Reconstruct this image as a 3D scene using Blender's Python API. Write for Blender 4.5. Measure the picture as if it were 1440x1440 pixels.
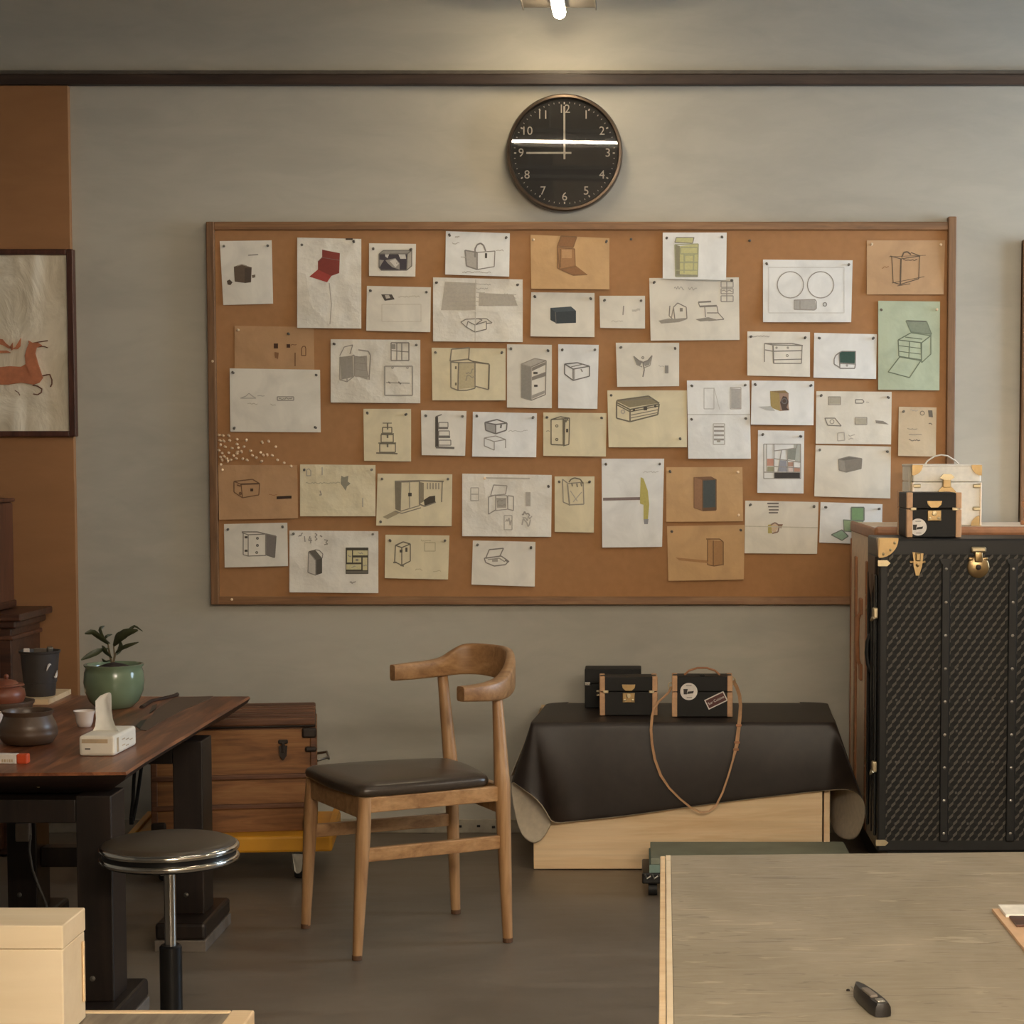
import bpy, bmesh, math, random
from mathutils import Vector, Matrix

for o in list(bpy.data.objects):
    bpy.data.objects.remove(o, do_unlink=True)
SC = bpy.context.scene
COL = SC.collection
PI = math.pi
R = math.radians

# ------------------------------------------------------------------ camera
FX, CX, CY, EYE, PITCH = 2800.0, 900.0, 811.0, 1.226, R(3.5)
cam_d = bpy.data.cameras.new('camera')
cam_d.sensor_width = 36.0
cam_d.lens = FX / 1440 * 36.0
cam_d.shift_x = -(CX - 720) / 1440
cam_d.shift_y = (CY - 720) / 1440
cam_d.clip_end = 50
cam = bpy.data.objects.new('camera', cam_d)
cam.location = (0, 0, EYE)
cam.rotation_euler = (PI / 2 - PITCH, 0, 0)
COL.objects.link(cam)
SC.camera = cam

# ------------------------------------------------------------------ world, exposure
SC.view_settings.view_transform = 'Standard'
SC.view_settings.look = 'None'
SC.view_settings.gamma = 1.0
SC.view_settings.use_curve_mapping = False
SC.view_settings.exposure = 0.74
W = bpy.data.worlds.new('sky')
SC.world = W
W.use_nodes = True
W.node_tree.nodes['Background'].inputs[0].default_value = (0.55, 0.68, 0.85, 1)
W.node_tree.nodes['Background'].inputs[1].default_value = 0.6

TUBE_WALL = 28.0        # tube lamp beside the back wall
TUBE_ROOM = 1050.0         # tube lamps over the room, most of them added as fill
DAY = 85.0              # daylight outside the added right hand window


def area(name, loc, rot, sx, sy, power, col):
    d = bpy.data.lights.new(name, 'AREA')
    d.shape = 'RECTANGLE'
    d.size, d.size_y, d.energy, d.color = sx, sy, power, col
    o = bpy.data.objects.new(name, d)
    o.location, o.rotation_euler = loc, rot
    COL.objects.link(o)
    return o


area('daylight', (3.75, 5.45, 1.75), (0, R(90), 0), 1.7, 1.5, DAY, (0.62, 0.81, 1.0))  # area lamp standing in for daylight through the added window

# ------------------------------------------------------------------ helpers
_c, _s = math.cos(PITCH), math.sin(PITCH)


def ray(px, py):
    u = (px - CX) / FX
    v = (py - CY) / FX
    return Vector((u, _c - v * _s, -_s - v * _c))


def PY(px, py, y):                      # point of the photograph on the plane Y = y
    d = ray(px, py)
    t = y / d.y
    return Vector((d.x * t, y, EYE + d.z * t))


def PZ(px, py, z):                      # point of the photograph on the plane Z = z
    d = ray(px, py)
    t = (z - EYE) / d.z
    return Vector((d.x * t, d.y * t, z))


def lin(c):
    f = lambda v: v / 12.92 if v <= 0.04045 else ((v + 0.055) / 1.055) ** 2.4
    return tuple(f(x / 255.0) for x in c[:3]) + (1.0,)


class MB:
    def __init__(self):
        self.bm = bmesh.new()

    def box(self, c, s, bev=0.0, mat=0, M=None, seg=2):
        r = bmesh.ops.create_cube(self.bm, size=1.0)
        vs = r['verts']
        T = Matrix.Translation(Vector(c)) @ (M.to_4x4() if M else Matrix()) @ Matrix.Diagonal((s[0], s[1], s[2], 1))
        bmesh.ops.transform(self.bm, matrix=T, verts=vs)
        fs = list({f for v in vs for f in v.link_faces})
        for f in fs:
            f.material_index = mat
        if bev > 0:
            es = list({e for v in vs for e in v.link_edges})
            r2 = bmesh.ops.bevel(self.bm, geom=es, offset=bev, segments=seg, profile=0.5, affect='EDGES')
            for f in r2['faces']:
                f.material_index = mat
        return self

    def bar(self, a, b, w, h, bev=0.0, mat=0, up=(0, 0, 1)):      # box running from a to b
        a, b = Vector(a), Vector(b)
        d = (b - a)
        L = d.length
        y = d.normalized()
        z = Vector(up)
        x = y.cross(z).normalized()
        z = x.cross(y)
        M = Matrix((x, y, z)).transposed()
        return self.box((a + b) / 2, (w, L, h), bev, mat, M)

    def loft(self, rings, caps=True, mat=0, closed=True, wrap=False):
        vs = [[self.bm.verts.new(p) for p in r] for r in rings]
        n = len(vs[0])
        m = len(vs)
        for i in range(m if wrap else m - 1):
            A, B = vs[i], vs[(i + 1) % m]
            for j in range(n if closed else n - 1):
                k = (j + 1) % n
                f = self.bm.faces.new((A[j], A[k], B[k], B[j]))
                f.material_index = mat
        if caps and not wrap:
            for r in (list(reversed(vs[0])), vs[-1]):
                f = self.bm.faces.new(r)
                f.material_index = mat
        return self

    def tube(self, pts, r, seg=10, mat=0, wrap=False, flat=1.0):
        pts = [Vector(p) for p in pts]
        n = len(pts)
        rad = r if isinstance(r, (list, tuple)) else [r] * n
        rings = []
        prev = None
        for i, p in enumerate(pts):
            if wrap:
                t = (pts[(i + 1) % n] - pts[i - 1]).normalized()
            else:
                t = (pts[min(i + 1, n - 1)] - pts[max(i - 1, 0)]).normalized()
            if prev is None:
                u = Vector((0, 0, 1)) if abs(t.z) < 0.9 else Vector((0, 1, 0))
                x = t.cross(u).normalized()
            else:
                x = (prev - t * prev.dot(t)).normalized()
            prev = x
            y = t.cross(x)
            rings.append([p + (x * math.cos(2 * PI * k / seg) + y * math.sin(2 * PI * k / seg) * flat) * rad[i] for k in range(seg)])
        return self.loft(rings, mat=mat, wrap=wrap)

    def lathe(self, prof, c=(0, 0, 0), seg=32, mat=0, M=None):
        c = Vector(c)
        rings = []
        for r, z in prof:
            ring = []
            for k in range(seg):
                p = Vector((r * math.cos(2 * PI * k / seg), r * math.sin(2 * PI * k / seg), z))
                ring.append(c + (M @ p if M else p))
            rings.append(ring)
        return self.loft(rings, mat=mat)

    def poly(self, pts, mat=0):
        f = self.bm.faces.new([self.bm.verts.new(p) for p in pts])
        f.material_index = mat
        return self

    def prism(self, pts, d, mat=0):                # polygon extruded by vector d
        d = Vector(d)
        return self.loft([[Vector(p) for p in pts], [Vector(p) + d for p in pts]], mat=mat)

    def patch(self, grid, mat=0):
        vs = [[self.bm.verts.new(p) for p in r] for r in grid]
        for i in range(len(vs) - 1):
            for j in range(len(vs[0]) - 1):
                self.bm.faces.new((vs[i][j], vs[i][j + 1], vs[i + 1][j + 1], vs[i + 1][j])).material_index = mat
        return self

    def build(self, name, mats, parent=None, smooth=None, local=False, fix=True):
        if fix:
            bmesh.ops.recalc_face_normals(self.bm, faces=self.bm.faces[:])
        if parent is not None and not local:
            T = Matrix.Identity(4)
            p = parent
            while p is not None:
                T = (Matrix.Translation(p.location) @ p.rotation_euler.to_matrix().to_4x4()) @ T
                p = p.parent
            self.bm.transform(T.inverted())
        off = None
        if parent is None and not local:
            vs = self.bm.verts
            lo = Vector((min(v.co.x for v in vs), min(v.co.y for v in vs), min(v.co.z for v in vs)))
            hi = Vector((max(v.co.x for v in vs), max(v.co.y for v in vs), max(v.co.z for v in vs)))
            off = Vector(((lo.x + hi.x) / 2, (lo.y + hi.y) / 2, lo.z))
            self.bm.transform(Matrix.Translation(-off))
        me = bpy.data.meshes.new(name)
        self.bm.to_mesh(me)
        self.bm.free()
        for m in (mats if isinstance(mats, (list, tuple)) else [mats]):
            me.materials.append(m)
        o = bpy.data.objects.new(name, me)
        COL.objects.link(o)
        if off is not None:
            o.location = off
        if parent is not None:
            o.parent = parent
        if smooth is not None:
            me.polygons.foreach_set('use_smooth', [True] * len(me.polygons))
            if smooth < 179:
                try:
                    me.set_sharp_from_angle(angle=R(smooth))
                except Exception:
                    pass
        return o


def tag(o, label=None, cat=None, group=None, kind=None):
    if label:
        o['label'] = label
    if cat:
        o['category'] = cat
    if group:
        o['group'] = group
    if kind:
        o['kind'] = kind
    return o


def thing(name, loc, label, cat, group=None, rz=0.0):
    o = bpy.data.objects.new(name, None)
    o.empty_display_size = 0.05
    o.location = loc
    o.rotation_euler = (0, 0, rz)
    COL.objects.link(o)
    return tag(o, label, cat, group)


# ------------------------------------------------------------------ materials
def nodes(name):
    m = bpy.data.materials.new(name)
    m.use_nodes = True
    nt = m.node_tree
    return m, nt, nt.nodes['Principled BSDF']


def mix(nt, fac, a, b, blend='MIX'):
    n = nt.nodes.new('ShaderNodeMix')
    n.data_type = 'RGBA'
    n.blend_type = blend
    for i, v in ((0, fac), (6, a), (7, b)):
        if hasattr(v, 'links'):
            nt.links.new(v, n.inputs[i])
        else:
            n.inputs[i].default_value = v
    return n.outputs[2]


def coord(nt, scale=(1, 1, 1), rot=(0, 0, 0), kind='Object'):
    t = nt.nodes.new('ShaderNodeTexCoord')
    mp = nt.nodes.new('ShaderNodeMapping')
    mp.inputs['Scale'].default_value = scale
    mp.inputs['Rotation'].default_value = rot
    nt.links.new(t.outputs[kind], mp.inputs[0])
    return mp.outputs[0]


def noise(nt, vec, scale, detail=4, rough=0.55, dist=0.0):
    n = nt.nodes.new('ShaderNodeTexNoise')
    n.inputs['Scale'].default_value = scale
    n.inputs['Detail'].default_value = detail
    n.inputs['Roughness'].default_value = rough
    n.inputs['Distortion'].default_value = dist
    nt.links.new(vec, n.inputs['Vector'])
    return n.outputs[0]


def ramp(nt, fac, stops):
    n = nt.nodes.new('ShaderNodeValToRGB')
    e = n.color_ramp.elements
    while len(e) < len(stops):
        e.new(0.5)
    for i, (p, c) in enumerate(stops):
        e[i].position = p
        e[i].color = c if len(c) == 4 else tuple(c) + (1,)
    nt.links.new(fac, n.inputs[0])
    return n.outputs[0]


def bump(nt, bs, h, strength=0.3, dist=0.01):
    n = nt.nodes.new('ShaderNodeBump')
    n.inputs['Strength'].default_value = strength
    n.inputs['Distance'].default_value = dist
    nt.links.new(h, n.inputs['Height'])
    nt.links.new(n.outputs[0], bs.inputs['Normal'])


def plain(name, c, rough=0.5, metal=0.0, var=0.08, vs=30, bmp=0.0, spec=None, stretch=(1, 1, 1)):
    m, nt, bs = nodes(name)
    c = lin(c)
    v = coord(nt, stretch)
    n = noise(nt, v, vs)
    dk = tuple(x * (1 - var * 2) for x in c[:3]) + (1,)
    lt = tuple(min(1, x * (1 + var * 2)) for x in c[:3]) + (1,)
    nt.links.new(ramp(nt, n, [(0.3, dk), (0.7, lt)]), bs.inputs['Base Color'])
    bs.inputs['Roughness'].default_value = rough
    bs.inputs['Metallic'].default_value = metal
    if spec is not None:
        bs.inputs['Specular IOR Level'].default_value = spec
    if bmp:
        bump(nt, bs, n, bmp, 0.003)
    return m


def wood(name, dark, mid, light, rough=0.5, axis=0, scale=1.0, bmp=0.06, fine=0.35):
    m, nt, bs = nodes(name)
    st = [14 * scale] * 3
    st[axis] = 1.3 * scale
    v = coord(nt, tuple(st))
    n1 = noise(nt, v, 2.2, 5, 0.6, 1.2)
    st2 = [120 * scale] * 3
    st2[axis] = 3 * scale
    n2 = noise(nt, coord(nt, tuple(st2)), 1.5, 3, 0.6)
    col = ramp(nt, n1, [(0.3, lin(dark)), (0.5, lin(mid)), (0.72, lin(light))])
    col = mix(nt, fine, col, ramp(nt, n2, [(0.35, (0.55, 0.5, 0.45)), (0.6, (1, 1, 1))]), 'MULTIPLY')
    nt.links.new(col, bs.inputs['Base Color'])
    bs.inputs['Roughness'].default_value = rough
    bump(nt, bs, n2, bmp, 0.002)
    return m


def glow(name, c, strength):
    m, nt, bs = nodes(name)
    bs.inputs['Base Color'].default_value = (0.8, 0.8, 0.8, 1)
    bs.inputs['Emission Color'].default_value = c
    bs.inputs['Emission Strength'].default_value = strength
    return m


def plaster(name, c, c2, sx=(0.5, 0.5, 1.3)):
    m, nt, bs = nodes(name)
    n1 = noise(nt, coord(nt, sx), 1.7, 6, 0.62, 0.6)
    n2 = noise(nt, coord(nt, (1.0, 1.0, 3.2)), 4.0, 5, 0.6, 0.8)
    n3 = noise(nt, coord(nt), 60, 3, 0.6)
    col = ramp(nt, n1, [(0.32, lin(c2)), (0.62, lin(c))])
    col = mix(nt, 0.25, col, ramp(nt, n2, [(0.35, (0.72, 0.72, 0.72)), (0.6, (1, 1, 1))]), 'MULTIPLY')
    nt.links.new(col, bs.inputs['Base Color'])
    bs.inputs['Roughness'].default_value = 0.78
    bump(nt, bs, n3, 0.08, 0.002)
    return m


def paper(name, c, crumple=0.3):
    m, nt, bs = nodes(name)
    v = coord(nt)
    n1 = noise(nt, v, 9, 4, 0.6, 0.5)
    a = lin(c)
    b = tuple(x * 0.86 for x in a[:3]) + (1,)
    nt.links.new(ramp(nt, n1, [(0.35, b), (0.6, a)]), bs.inputs['Base Color'])
    bs.inputs['Roughness'].default_value = 0.85
    vo = nt.nodes.new('ShaderNodeTexVoronoi')
    vo.inputs['Scale'].default_value = 17
    nt.links.new(v, vo.inputs['Vector'])
    h = nt.nodes.new('ShaderNodeMath')
    h.operation = 'ADD'
    nt.links.new(vo.outputs['Distance'], h.inputs[0])
    nt.links.new(noise(nt, v, 26, 4), h.inputs[1])
    bump(nt, bs, h.outputs[0], crumple, 0.006)
    return m


M = {}
M['wall'] = plaster('grey plaster', (187, 182, 169), (172, 168, 157))
M['tan_wall'] = plaster('tan wall covering', (166, 118, 76), (152, 107, 67))
M['ceiling'] = plain('ceiling paint', (150, 146, 138), 0.9, vs=3)
M['side_wall'] = plain('side wall paint', (176, 166, 150), 0.9, vs=3)
M['cork'] = plain('cork sheet', (168, 123, 82), 0.95, var=0.025, vs=40, bmp=0.12)
M['board_wood'] = wood('board frame wood', (112, 78, 48), (138, 98, 62), (156, 116, 78), 0.5, 0)
M['board_wood_v'] = wood('board frame wood upright', (104, 74, 47), (126, 90, 58), (142, 104, 68), 0.5, 2)
M['dark_rail'] = wood('dark rail wood', (40, 28, 23), (58, 42, 34), (72, 54, 44), 0.45, 0)
M['rail_cap'] = plain('grey brown rail cap', (92, 84, 75), 0.45)
M['white_metal'] = plain('white enamel', (205, 200, 190), 0.4, 0, 0.02)
M['lamp_plate'] = plain('grey lamp plate', (118, 110, 100), 0.5, 0, 0.02)
M['black_metal'] = plain('black metal', (24, 22, 21), 0.4, 0.3, 0.05)
M['chrome'] = plain('chrome', (215, 212, 205), 0.12, 1.0, 0.02)
M['steel'] = plain('brushed steel', (150, 146, 138), 0.35, 1.0, 0.05)
M['brass'] = plain('brass', (164, 140, 102), 0.32, 1.0, 0.06)
M['brass_pale'] = plain('pale brass', (184, 170, 140), 0.35, 0.9, 0.06)
M['dark_pin'] = plain('dark pin steel', (104, 97, 88), 0.4, 0.3, 0.1)
M['brass_pin'] = plain('brass pin', (228, 202, 168), 0.4, 0.35, 0.08)
M['oak'] = wood('oiled chair wood', (138, 98, 62), (172, 130, 87), (190, 150, 106), 0.42, 2, 0.8)
M['leg_tip'] = plain('worn leg tip', (92, 62, 38), 0.6)
M['oak_x'] = wood('oiled chair wood rail', (138, 98, 62), (172, 130, 87), (190, 150, 106), 0.42, 0, 0.8)
M['black_leather'] = plain('black seat leather', (62, 52, 43), 0.3, 0, 0.08, 120, 0.05)
M['hide'] = plain('dark brown hide', (38, 29, 24), 0.45, 0, 0.12, 25, 0.06, 0.38)
M['suede'] = plain('pale suede back', (192, 180, 160), 0.9, 0, 0.05, 60, 0.05)
M['pine'] = wood('pale pine', (222, 186, 140), (234, 204, 162), (240, 214, 176), 0.6, 0, 0.6, 0.04, 0.15)
M['pale_wood'] = wood('raw pale timber', (226, 204, 168), (234, 214, 182), (240, 222, 192), 0.6, 0, 0.35, 0.02, 0.06)
M['table_wood'] = wood('oiled slab wood', (76, 42, 27), (122, 72, 45), (172, 110, 70), 0.36, 1, 0.8)
M['slab_edge'] = wood('dark stained edge with shade', (30, 20, 15), (44, 29, 22), (62, 40, 29), 0.5, 0)  # dark stain, with the slab edge's shadow put into the colour
M['table_dark'] = wood('dark stained table frame', (26, 19, 16), (36, 27, 22), (46, 34, 28), 0.4, 2)
M['stone_pad'] = plain('grey foot pad', (112, 102, 92), 0.7)
M['resin'] = plain('grey brown resin', (92, 72, 58), 0.5, 0, 0.05, 8)
M['trunk_wood'] = wood('old trunk board', (108, 68, 34), (142, 94, 50), (166, 118, 70), 0.6, 0, 1.0)
M['trunk_slat'] = wood('trunk slat', (76, 46, 26), (104, 64, 37), (124, 80, 48), 0.55, 0)
M['trunk_dark'] = plain('dark iron and gap shade', (44, 34, 27), 0.5, 0.4, 0.1)
M['yellow'] = plain('yellow plastic', (214, 150, 34), 0.45, 0, 0.05, 10)
M['rubber'] = plain('black rubber', (22, 21, 20), 0.6, 0, 0.05)
M['green_glaze'] = plain('celadon glaze', (112, 128, 102), 0.12, 0, 0.07, 6)
M['soil'] = plain('potting soil', (46, 32, 24), 0.95, 0, 0.3, 60, 0.5)
M['leaf'] = plain('dark leaf', (58, 62, 38), 0.45, 0, 0.15, 40)
M['stem'] = plain('plant stem', (112, 96, 70), 0.7, 0, 0.1)
M['clay'] = plain('brown clay', (84, 66, 52), 0.38, 0, 0.1, 20)
M['red_clay'] = plain('red clay', (120, 66, 44), 0.4, 0, 0.1, 20)
M['bucket'] = plain('charcoal plastic', (64, 58, 54), 0.55, 0, 0.04, 30, 0, 0.3)
M['porcelain'] = plain('white porcelain', (226, 212, 200), 0.25, 0, 0.02)
M['tissue_box'] = plain('white carton', (232, 224, 208), 0.6, 0, 0.02)
M['tissue'] = plain('tissue paper', (244, 242, 236), 0.9, 0, 0.03)
M['carton_print'] = plain('printed tan band', (190, 168, 136), 0.6)
M['ink_dark'] = plain('dark print', (50, 44, 40), 0.6)
M['orange'] = plain('orange plastic', (196, 76, 38), 0.4)
M['antique'] = wood('dark cabinet wood', (52, 30, 20), (74, 44, 30), (94, 58, 40), 0.4, 0)
M['antique_v'] = wood('reddish box wood', (74, 44, 30), (98, 60, 42), (114, 74, 52), 0.4, 2)
M['canvas'] = None
M['red_frame'] = wood('red brown picture frame', (60, 32, 22), (82, 46, 34), (98, 58, 42), 0.4, 2)
M['deer'] = plain('orange leather', (190, 118, 82), 0.7, 0, 0.1, 30, 0.2)
M['black_case'] = plain('black leathercloth', (22, 20, 18), 0.55, 0, 0.06, 200, 0.08, 0.3)
M['case_tan'] = plain('tan leather edging', (194, 152, 114), 0.5, 0, 0.06, 60)
M['cream'] = plain('cream leather', (230, 208, 182), 0.55, 0, 0.05, 40, 0.05)
M['cream_white'] = plain('white leather', (222, 214, 200), 0.5, 0, 0.04, 60, 0.08)
M['brown_trim'] = plain('brown leather trim', (166, 114, 78), 0.5, 0, 0.07, 40)
M['black_trim'] = plain('black leather trim', (17, 16, 15), 0.42, 0, 0.06, 80, 0, 0.35)
M['sage'] = plain('sage green board', (128, 132, 116), 0.6, 0, 0.06, 12)
M['teal_edge'] = plain('teal board edge', (116, 140, 132), 0.6, 0, 0.06, 12)
M['cloth_dark'] = plain('dark grey cloth', (52, 47, 43), 0.9, 0, 0.12, 20, 0.2)
M['cable'] = plain('grey cable', (84, 80, 74), 0.5)
M['adapter'] = plain('grey plastic', (110, 100, 90), 0.5)
M['skirting'] = plain('pale skirting', (172, 164, 148), 0.7)
M['white_paper'] = plain('white card', (232, 228, 218), 0.8)
M['sticker'] = plain('white sticker', (226, 218, 210), 0.5)
M['red_label'] = plain('dark red label', (86, 40, 34), 0.5)
M['blade'] = plain('knife blade', (170, 165, 155), 0.3, 0.9)
M['black_plastic'] = plain('black plastic', (30, 26, 24), 0.35)
M['pink_leather'] = plain('pale veg tan leather', (214, 176, 140), 0.6, 0, 0.04)
M['clock_black'] = plain('clock black', (34, 32, 30), 0.6)
M['clock_rim'] = plain('clock rim bronze', (92, 78, 66), 0.3, 0.7)
M['clock_white'] = plain('clock white', (228, 222, 210), 0.6)


def mk_canvas():
    m, nt, bs = nodes('crinkled pale leather')
    v = coord(nt)
    n1 = noise(nt, coord(nt, (1.6, 1, 0.8)), 6, 4, 0.55, 1.6)
    nt.links.new(ramp(nt, n1, [(0.3, lin((214, 202, 178))), (0.65, lin((240, 230, 210)))]), bs.inputs['Base Color'])
    bs.inputs['Roughness'].default_value = 0.7
    bump(nt, bs, n1, 0.55, 0.014)
    return m


def mk_floor():
    m, nt, bs = nodes('sealed concrete floor')
    n1 = noise(nt, coord(nt, (1, 1, 1)), 1.3, 6, 0.62, 0.4)
    n2 = noise(nt, coord(nt, (1.2, 5, 1)), 3.2, 5, 0.65, 0.6)
    col = ramp(nt, n1, [(0.3, lin((104, 93, 80))), (0.68, lin((132, 119, 104)))])
    col = mix(nt, 0.5, col, ramp(nt, n2, [(0.3, (0.62, 0.6, 0.58)), (0.62, (1, 1, 1))]), 'MULTIPLY')
    nt.links.new(col, bs.inputs['Base Color'])
    nt.links.new(ramp(nt, n2, [(0.2, (0.3, 0.3, 0.3)), (0.8, (0.5, 0.5, 0.5))]), bs.inputs['Roughness'])
    bump(nt, bs, n2, 0.05, 0.002)
    return m


def mk_bench_top():
    m, nt, bs = nodes('worn grey green worktop')
    n1 = noise(nt, coord(nt, (1.6, 0.8, 1)), 3.0, 5, 0.6, 0.6)
    n2 = noise(nt, coord(nt, (3.0, 16, 1)), 2.6, 4, 0.6, 1.4)
    n3 = noise(nt, coord(nt, (7, 40, 1), (0, 0, 0.3)), 1.2, 3, 0.5, 2.0)
    col = ramp(nt, n1, [(0.3, lin((142, 131, 110))), (0.7, lin((166, 154, 133)))])
    col = mix(nt, ramp(nt, n2, [(0.60, (0, 0, 0)), (0.67, (0.6, 0.6, 0.6))]), col, lin((192, 181, 158)))
    col = mix(nt, ramp(nt, n3, [(0.63, (0, 0, 0)), (0.67, (0.6, 0.6, 0.6))]), col, lin((112, 102, 84)))
    nt.links.new(col, bs.inputs['Base Color'])
    nt.links.new(ramp(nt, n2, [(0.3, (0.32, 0.32, 0.32)), (0.7, (0.5, 0.5, 0.5))]), bs.inputs['Roughness'])
    bump(nt, bs, n2, 0.12, 0.002)
    return m


def mk_pattern():
    # black coated canvas printed with staggered grey chevrons (X and Z of the object)
    m, nt, bs = nodes('chevron printed canvas')
    t = nt.nodes.new('ShaderNodeTexCoord')
    sp = nt.nodes.new('ShaderNodeSeparateXYZ')
    nt.links.new(t.outputs['Object'], sp.inputs[0])

    def op(o, a, b=None, c=None):
        n = nt.nodes.new('ShaderNodeMath')
        n.operation = o
        for i, v in enumerate((a, b, c)):
            if v is None:
                continue
            if hasattr(v, 'links'):
                nt.links.new(v, n.inputs[i])
            else:
                n.inputs[i].default_value = v
        return n.outputs[0]
    u = op('DIVIDE', sp.outputs[0], 0.0226)
    w = op('DIVIDE', sp.outputs[2], 0.0165)
    row = op('FLOOR', w)
    st = op('MULTIPLY', op('FLOORED_MODULO', row, 2.0), 0.5)
    a = op('FRACT', op('ADD', u, st))
    b = op('FRACT', w)
    tent = op('ABSOLUTE', op('SUBTRACT', a, 0.5))            # 0 in the middle, .5 at the sides
    crest = op('SUBTRACT', 0.78, op('MULTIPLY', tent, 1.25))
    d = op('ABSOLUTE', op('SUBTRACT', b, crest))
    mark = op('LESS_THAN', d, 0.28)
    right = op('GREATER_THAN', a, 0.5)
    val = op('MULTIPLY', mark, op('SUBTRACT', 1.0, op('MULTIPLY', right, 0.93)))
    col = mix(nt, val, lin((13, 12, 11)), lin((78, 73, 65)))
    nt.links.new(col, bs.inputs['Base Color'])
    bs.inputs['Roughness'].default_value = 0.55
    bs.inputs['Specular IOR Level'].default_value = 0.25
    bump(nt, bs, val, 0.25, 0.001)
    return m


def mk_ink():
    m, nt, bs = nodes('drawing ink')
    a = nt.nodes.new('ShaderNodeAttribute')
    a.attribute_name = 'Ink'
    n = noise(nt, coord(nt), 160, 2)
    c = mix(nt, 0.25, a.outputs['Color'], ramp(nt, n, [(0.3, (0.75, 0.75, 0.75)), (0.7, (1.2, 1.2, 1.2))]), 'MULTIPLY')
    nt.links.new(c, bs.inputs['Base Color'])
    bs.inputs['Roughness'].default_value = 0.85
    return m


def mk_glass():
    m, nt, bs = nodes('thin clear glass')
    out = nt.nodes['Material Output']
    tr = nt.nodes.new('ShaderNodeBsdfTransparent')
    gl = nt.nodes.new('ShaderNodeBsdfGlossy')
    gl.inputs['Roughness'].default_value = 0.02
    mx = nt.nodes.new('ShaderNodeMixShader')
    fr = nt.nodes.new('ShaderNodeFresnel')
    fr.inputs['IOR'].default_value = 1.5
    nt.links.new(fr.outputs[0], mx.inputs[0])
    nt.links.new(tr.outputs[0], mx.inputs[1])
    nt.links.new(gl.outputs[0], mx.inputs[2])
    nt.links.new(mx.outputs[0], out.inputs[0])
    return m


M['canvas'] = mk_canvas()
M['floor'] = mk_floor()
M['bench_top'] = mk_bench_top()
M['pattern'] = mk_pattern()
M['ink'] = mk_ink()
M['glass'] = mk_glass()
M['tube_wall'] = glow('lit tube by the wall', (1.0, 0.82, 0.55, 1), TUBE_WALL)
M['tube_low'] = glow('dim tube', (1.0, 0.86, 0.66, 1), TUBE_ROOM * 0.06)
M['tube_fill'] = glow('added fill tube', (1.0, 0.875, 0.70, 1), TUBE_ROOM * 0.17)  # for unseen lamps added at the right and above the camera
M['tube_off'] = plain('unlit tube', (190, 186, 176), 0.4)
M['tube_rear_fill'] = glow('added rear fill tube', (1.0, 0.875, 0.70, 1), TUBE_ROOM)  # for unseen lamps added behind the camera as front light

# ------------------------------------------------------------------ setting
YW = 6.42
XL, XR, YB, ZC = -3.3, 3.3, -2.6, 3.05


def struct(name, b, mats, label, parent=None, smooth=None):
    o = b.build(name, mats, parent, smooth)
    return tag(o, label, None, None, 'structure')


struct('floor', MB().box(((XL + XR) / 2, (YW + YB) / 2, -0.05), (XR - XL + 0.4, YW - YB + 0.4, 0.1)), M['floor'], 'dark sealed concrete floor')
struct('ceiling', MB().box(((XL + XR) / 2, (YW + YB) / 2, ZC + 0.05), (XR - XL + 0.4, YW - YB + 0.4, 0.1)), M['ceiling'], 'plain ceiling above the workshop')
struct('wall_back', MB().box(((XL + XR) / 2, YW + 0.1, ZC / 2), (XR - XL + 0.4, 0.2, ZC)), M['wall'], 'mottled grey plaster wall behind the cork board')
struct('wall_left', MB().box((XL - 0.1, (YW + YB) / 2, ZC / 2), (0.2, YW - YB, ZC)), M['side_wall'], 'plain wall on the left of the room')
struct('wall_front', MB().box(((XL + XR) / 2, YB - 0.1, ZC / 2), (XR - XL + 0.4, 0.2, ZC)), M['side_wall'], 'plain wall behind the photographer')
wy0, wy1, wz0, wz1 = 4.75, 6.2, 0.9, 2.6
b = MB()
b.box((XR + 0.1, (YB + wy0) / 2, ZC / 2), (0.2, wy0 - YB, ZC))
b.box((XR + 0.1, (YW + wy1) / 2, ZC / 2), (0.2, YW - wy1, ZC))
b.box((XR + 0.1, (wy0 + wy1) / 2, wz0 / 2), (0.2, wy1 - wy0, wz0))
b.box((XR + 0.1, (wy0 + wy1) / 2, (wz1 + ZC) / 2), (0.2, wy1 - wy0, ZC - wz1))
struct('wall_right', b, M['side_wall'], 'plain wall with an added unseen window on the right')
b = MB()
for yy in (wy0 + 0.03, (wy0 + wy1) / 2, wy1 - 0.03):
    b.box((XR + 0.1, yy, (wz0 + wz1) / 2), (0.08, 0.06, wz1 - wz0), 0.004)
for zz in (wz0 + 0.03, wz1 - 0.03):
    b.box((XR + 0.1, (wy0 + wy1) / 2, zz), (0.08, wy1 - wy0, 0.06), 0.004)
win = struct('added_window', b, M['white_metal'], 'unseen window added in the right hand wall for cool light')  # unseen window, added to bring cool light in from the right
for k in range(2):
    yc = wy0 + (wy1 - wy0) * (0.25 + 0.5 * k)
    tag(MB().box((XR + 0.1, yc, (wz0 + wz1) / 2), (0.005, (wy1 - wy0) / 2 - 0.06, wz1 - wz0 - 0.1)).build('pane', M['glass'], win))

struct('added_partition', MB().box(((XL - 0.50) / 2, 1.2, ZC / 2), (-0.50 - XL, 0.12, ZC)), M['side_wall'], 'unseen partition added on the left to block light from the rear lamps')  # unseen partition, added to shade the left part of the back wall
# tan covered strip of wall on the left, standing proud of the plaster
pr = PY(104, 600, YW - 0.02).x
ztop = 2.395
struct('wall_panel', MB().box(((XL + pr) / 2, YW - 0.0125, (ztop + 0.048) / 2), (pr - XL, 0.025, ztop - 0.048), 0.002), M['tan_wall'], 'tan covered strip of wall at the left edge')
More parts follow.
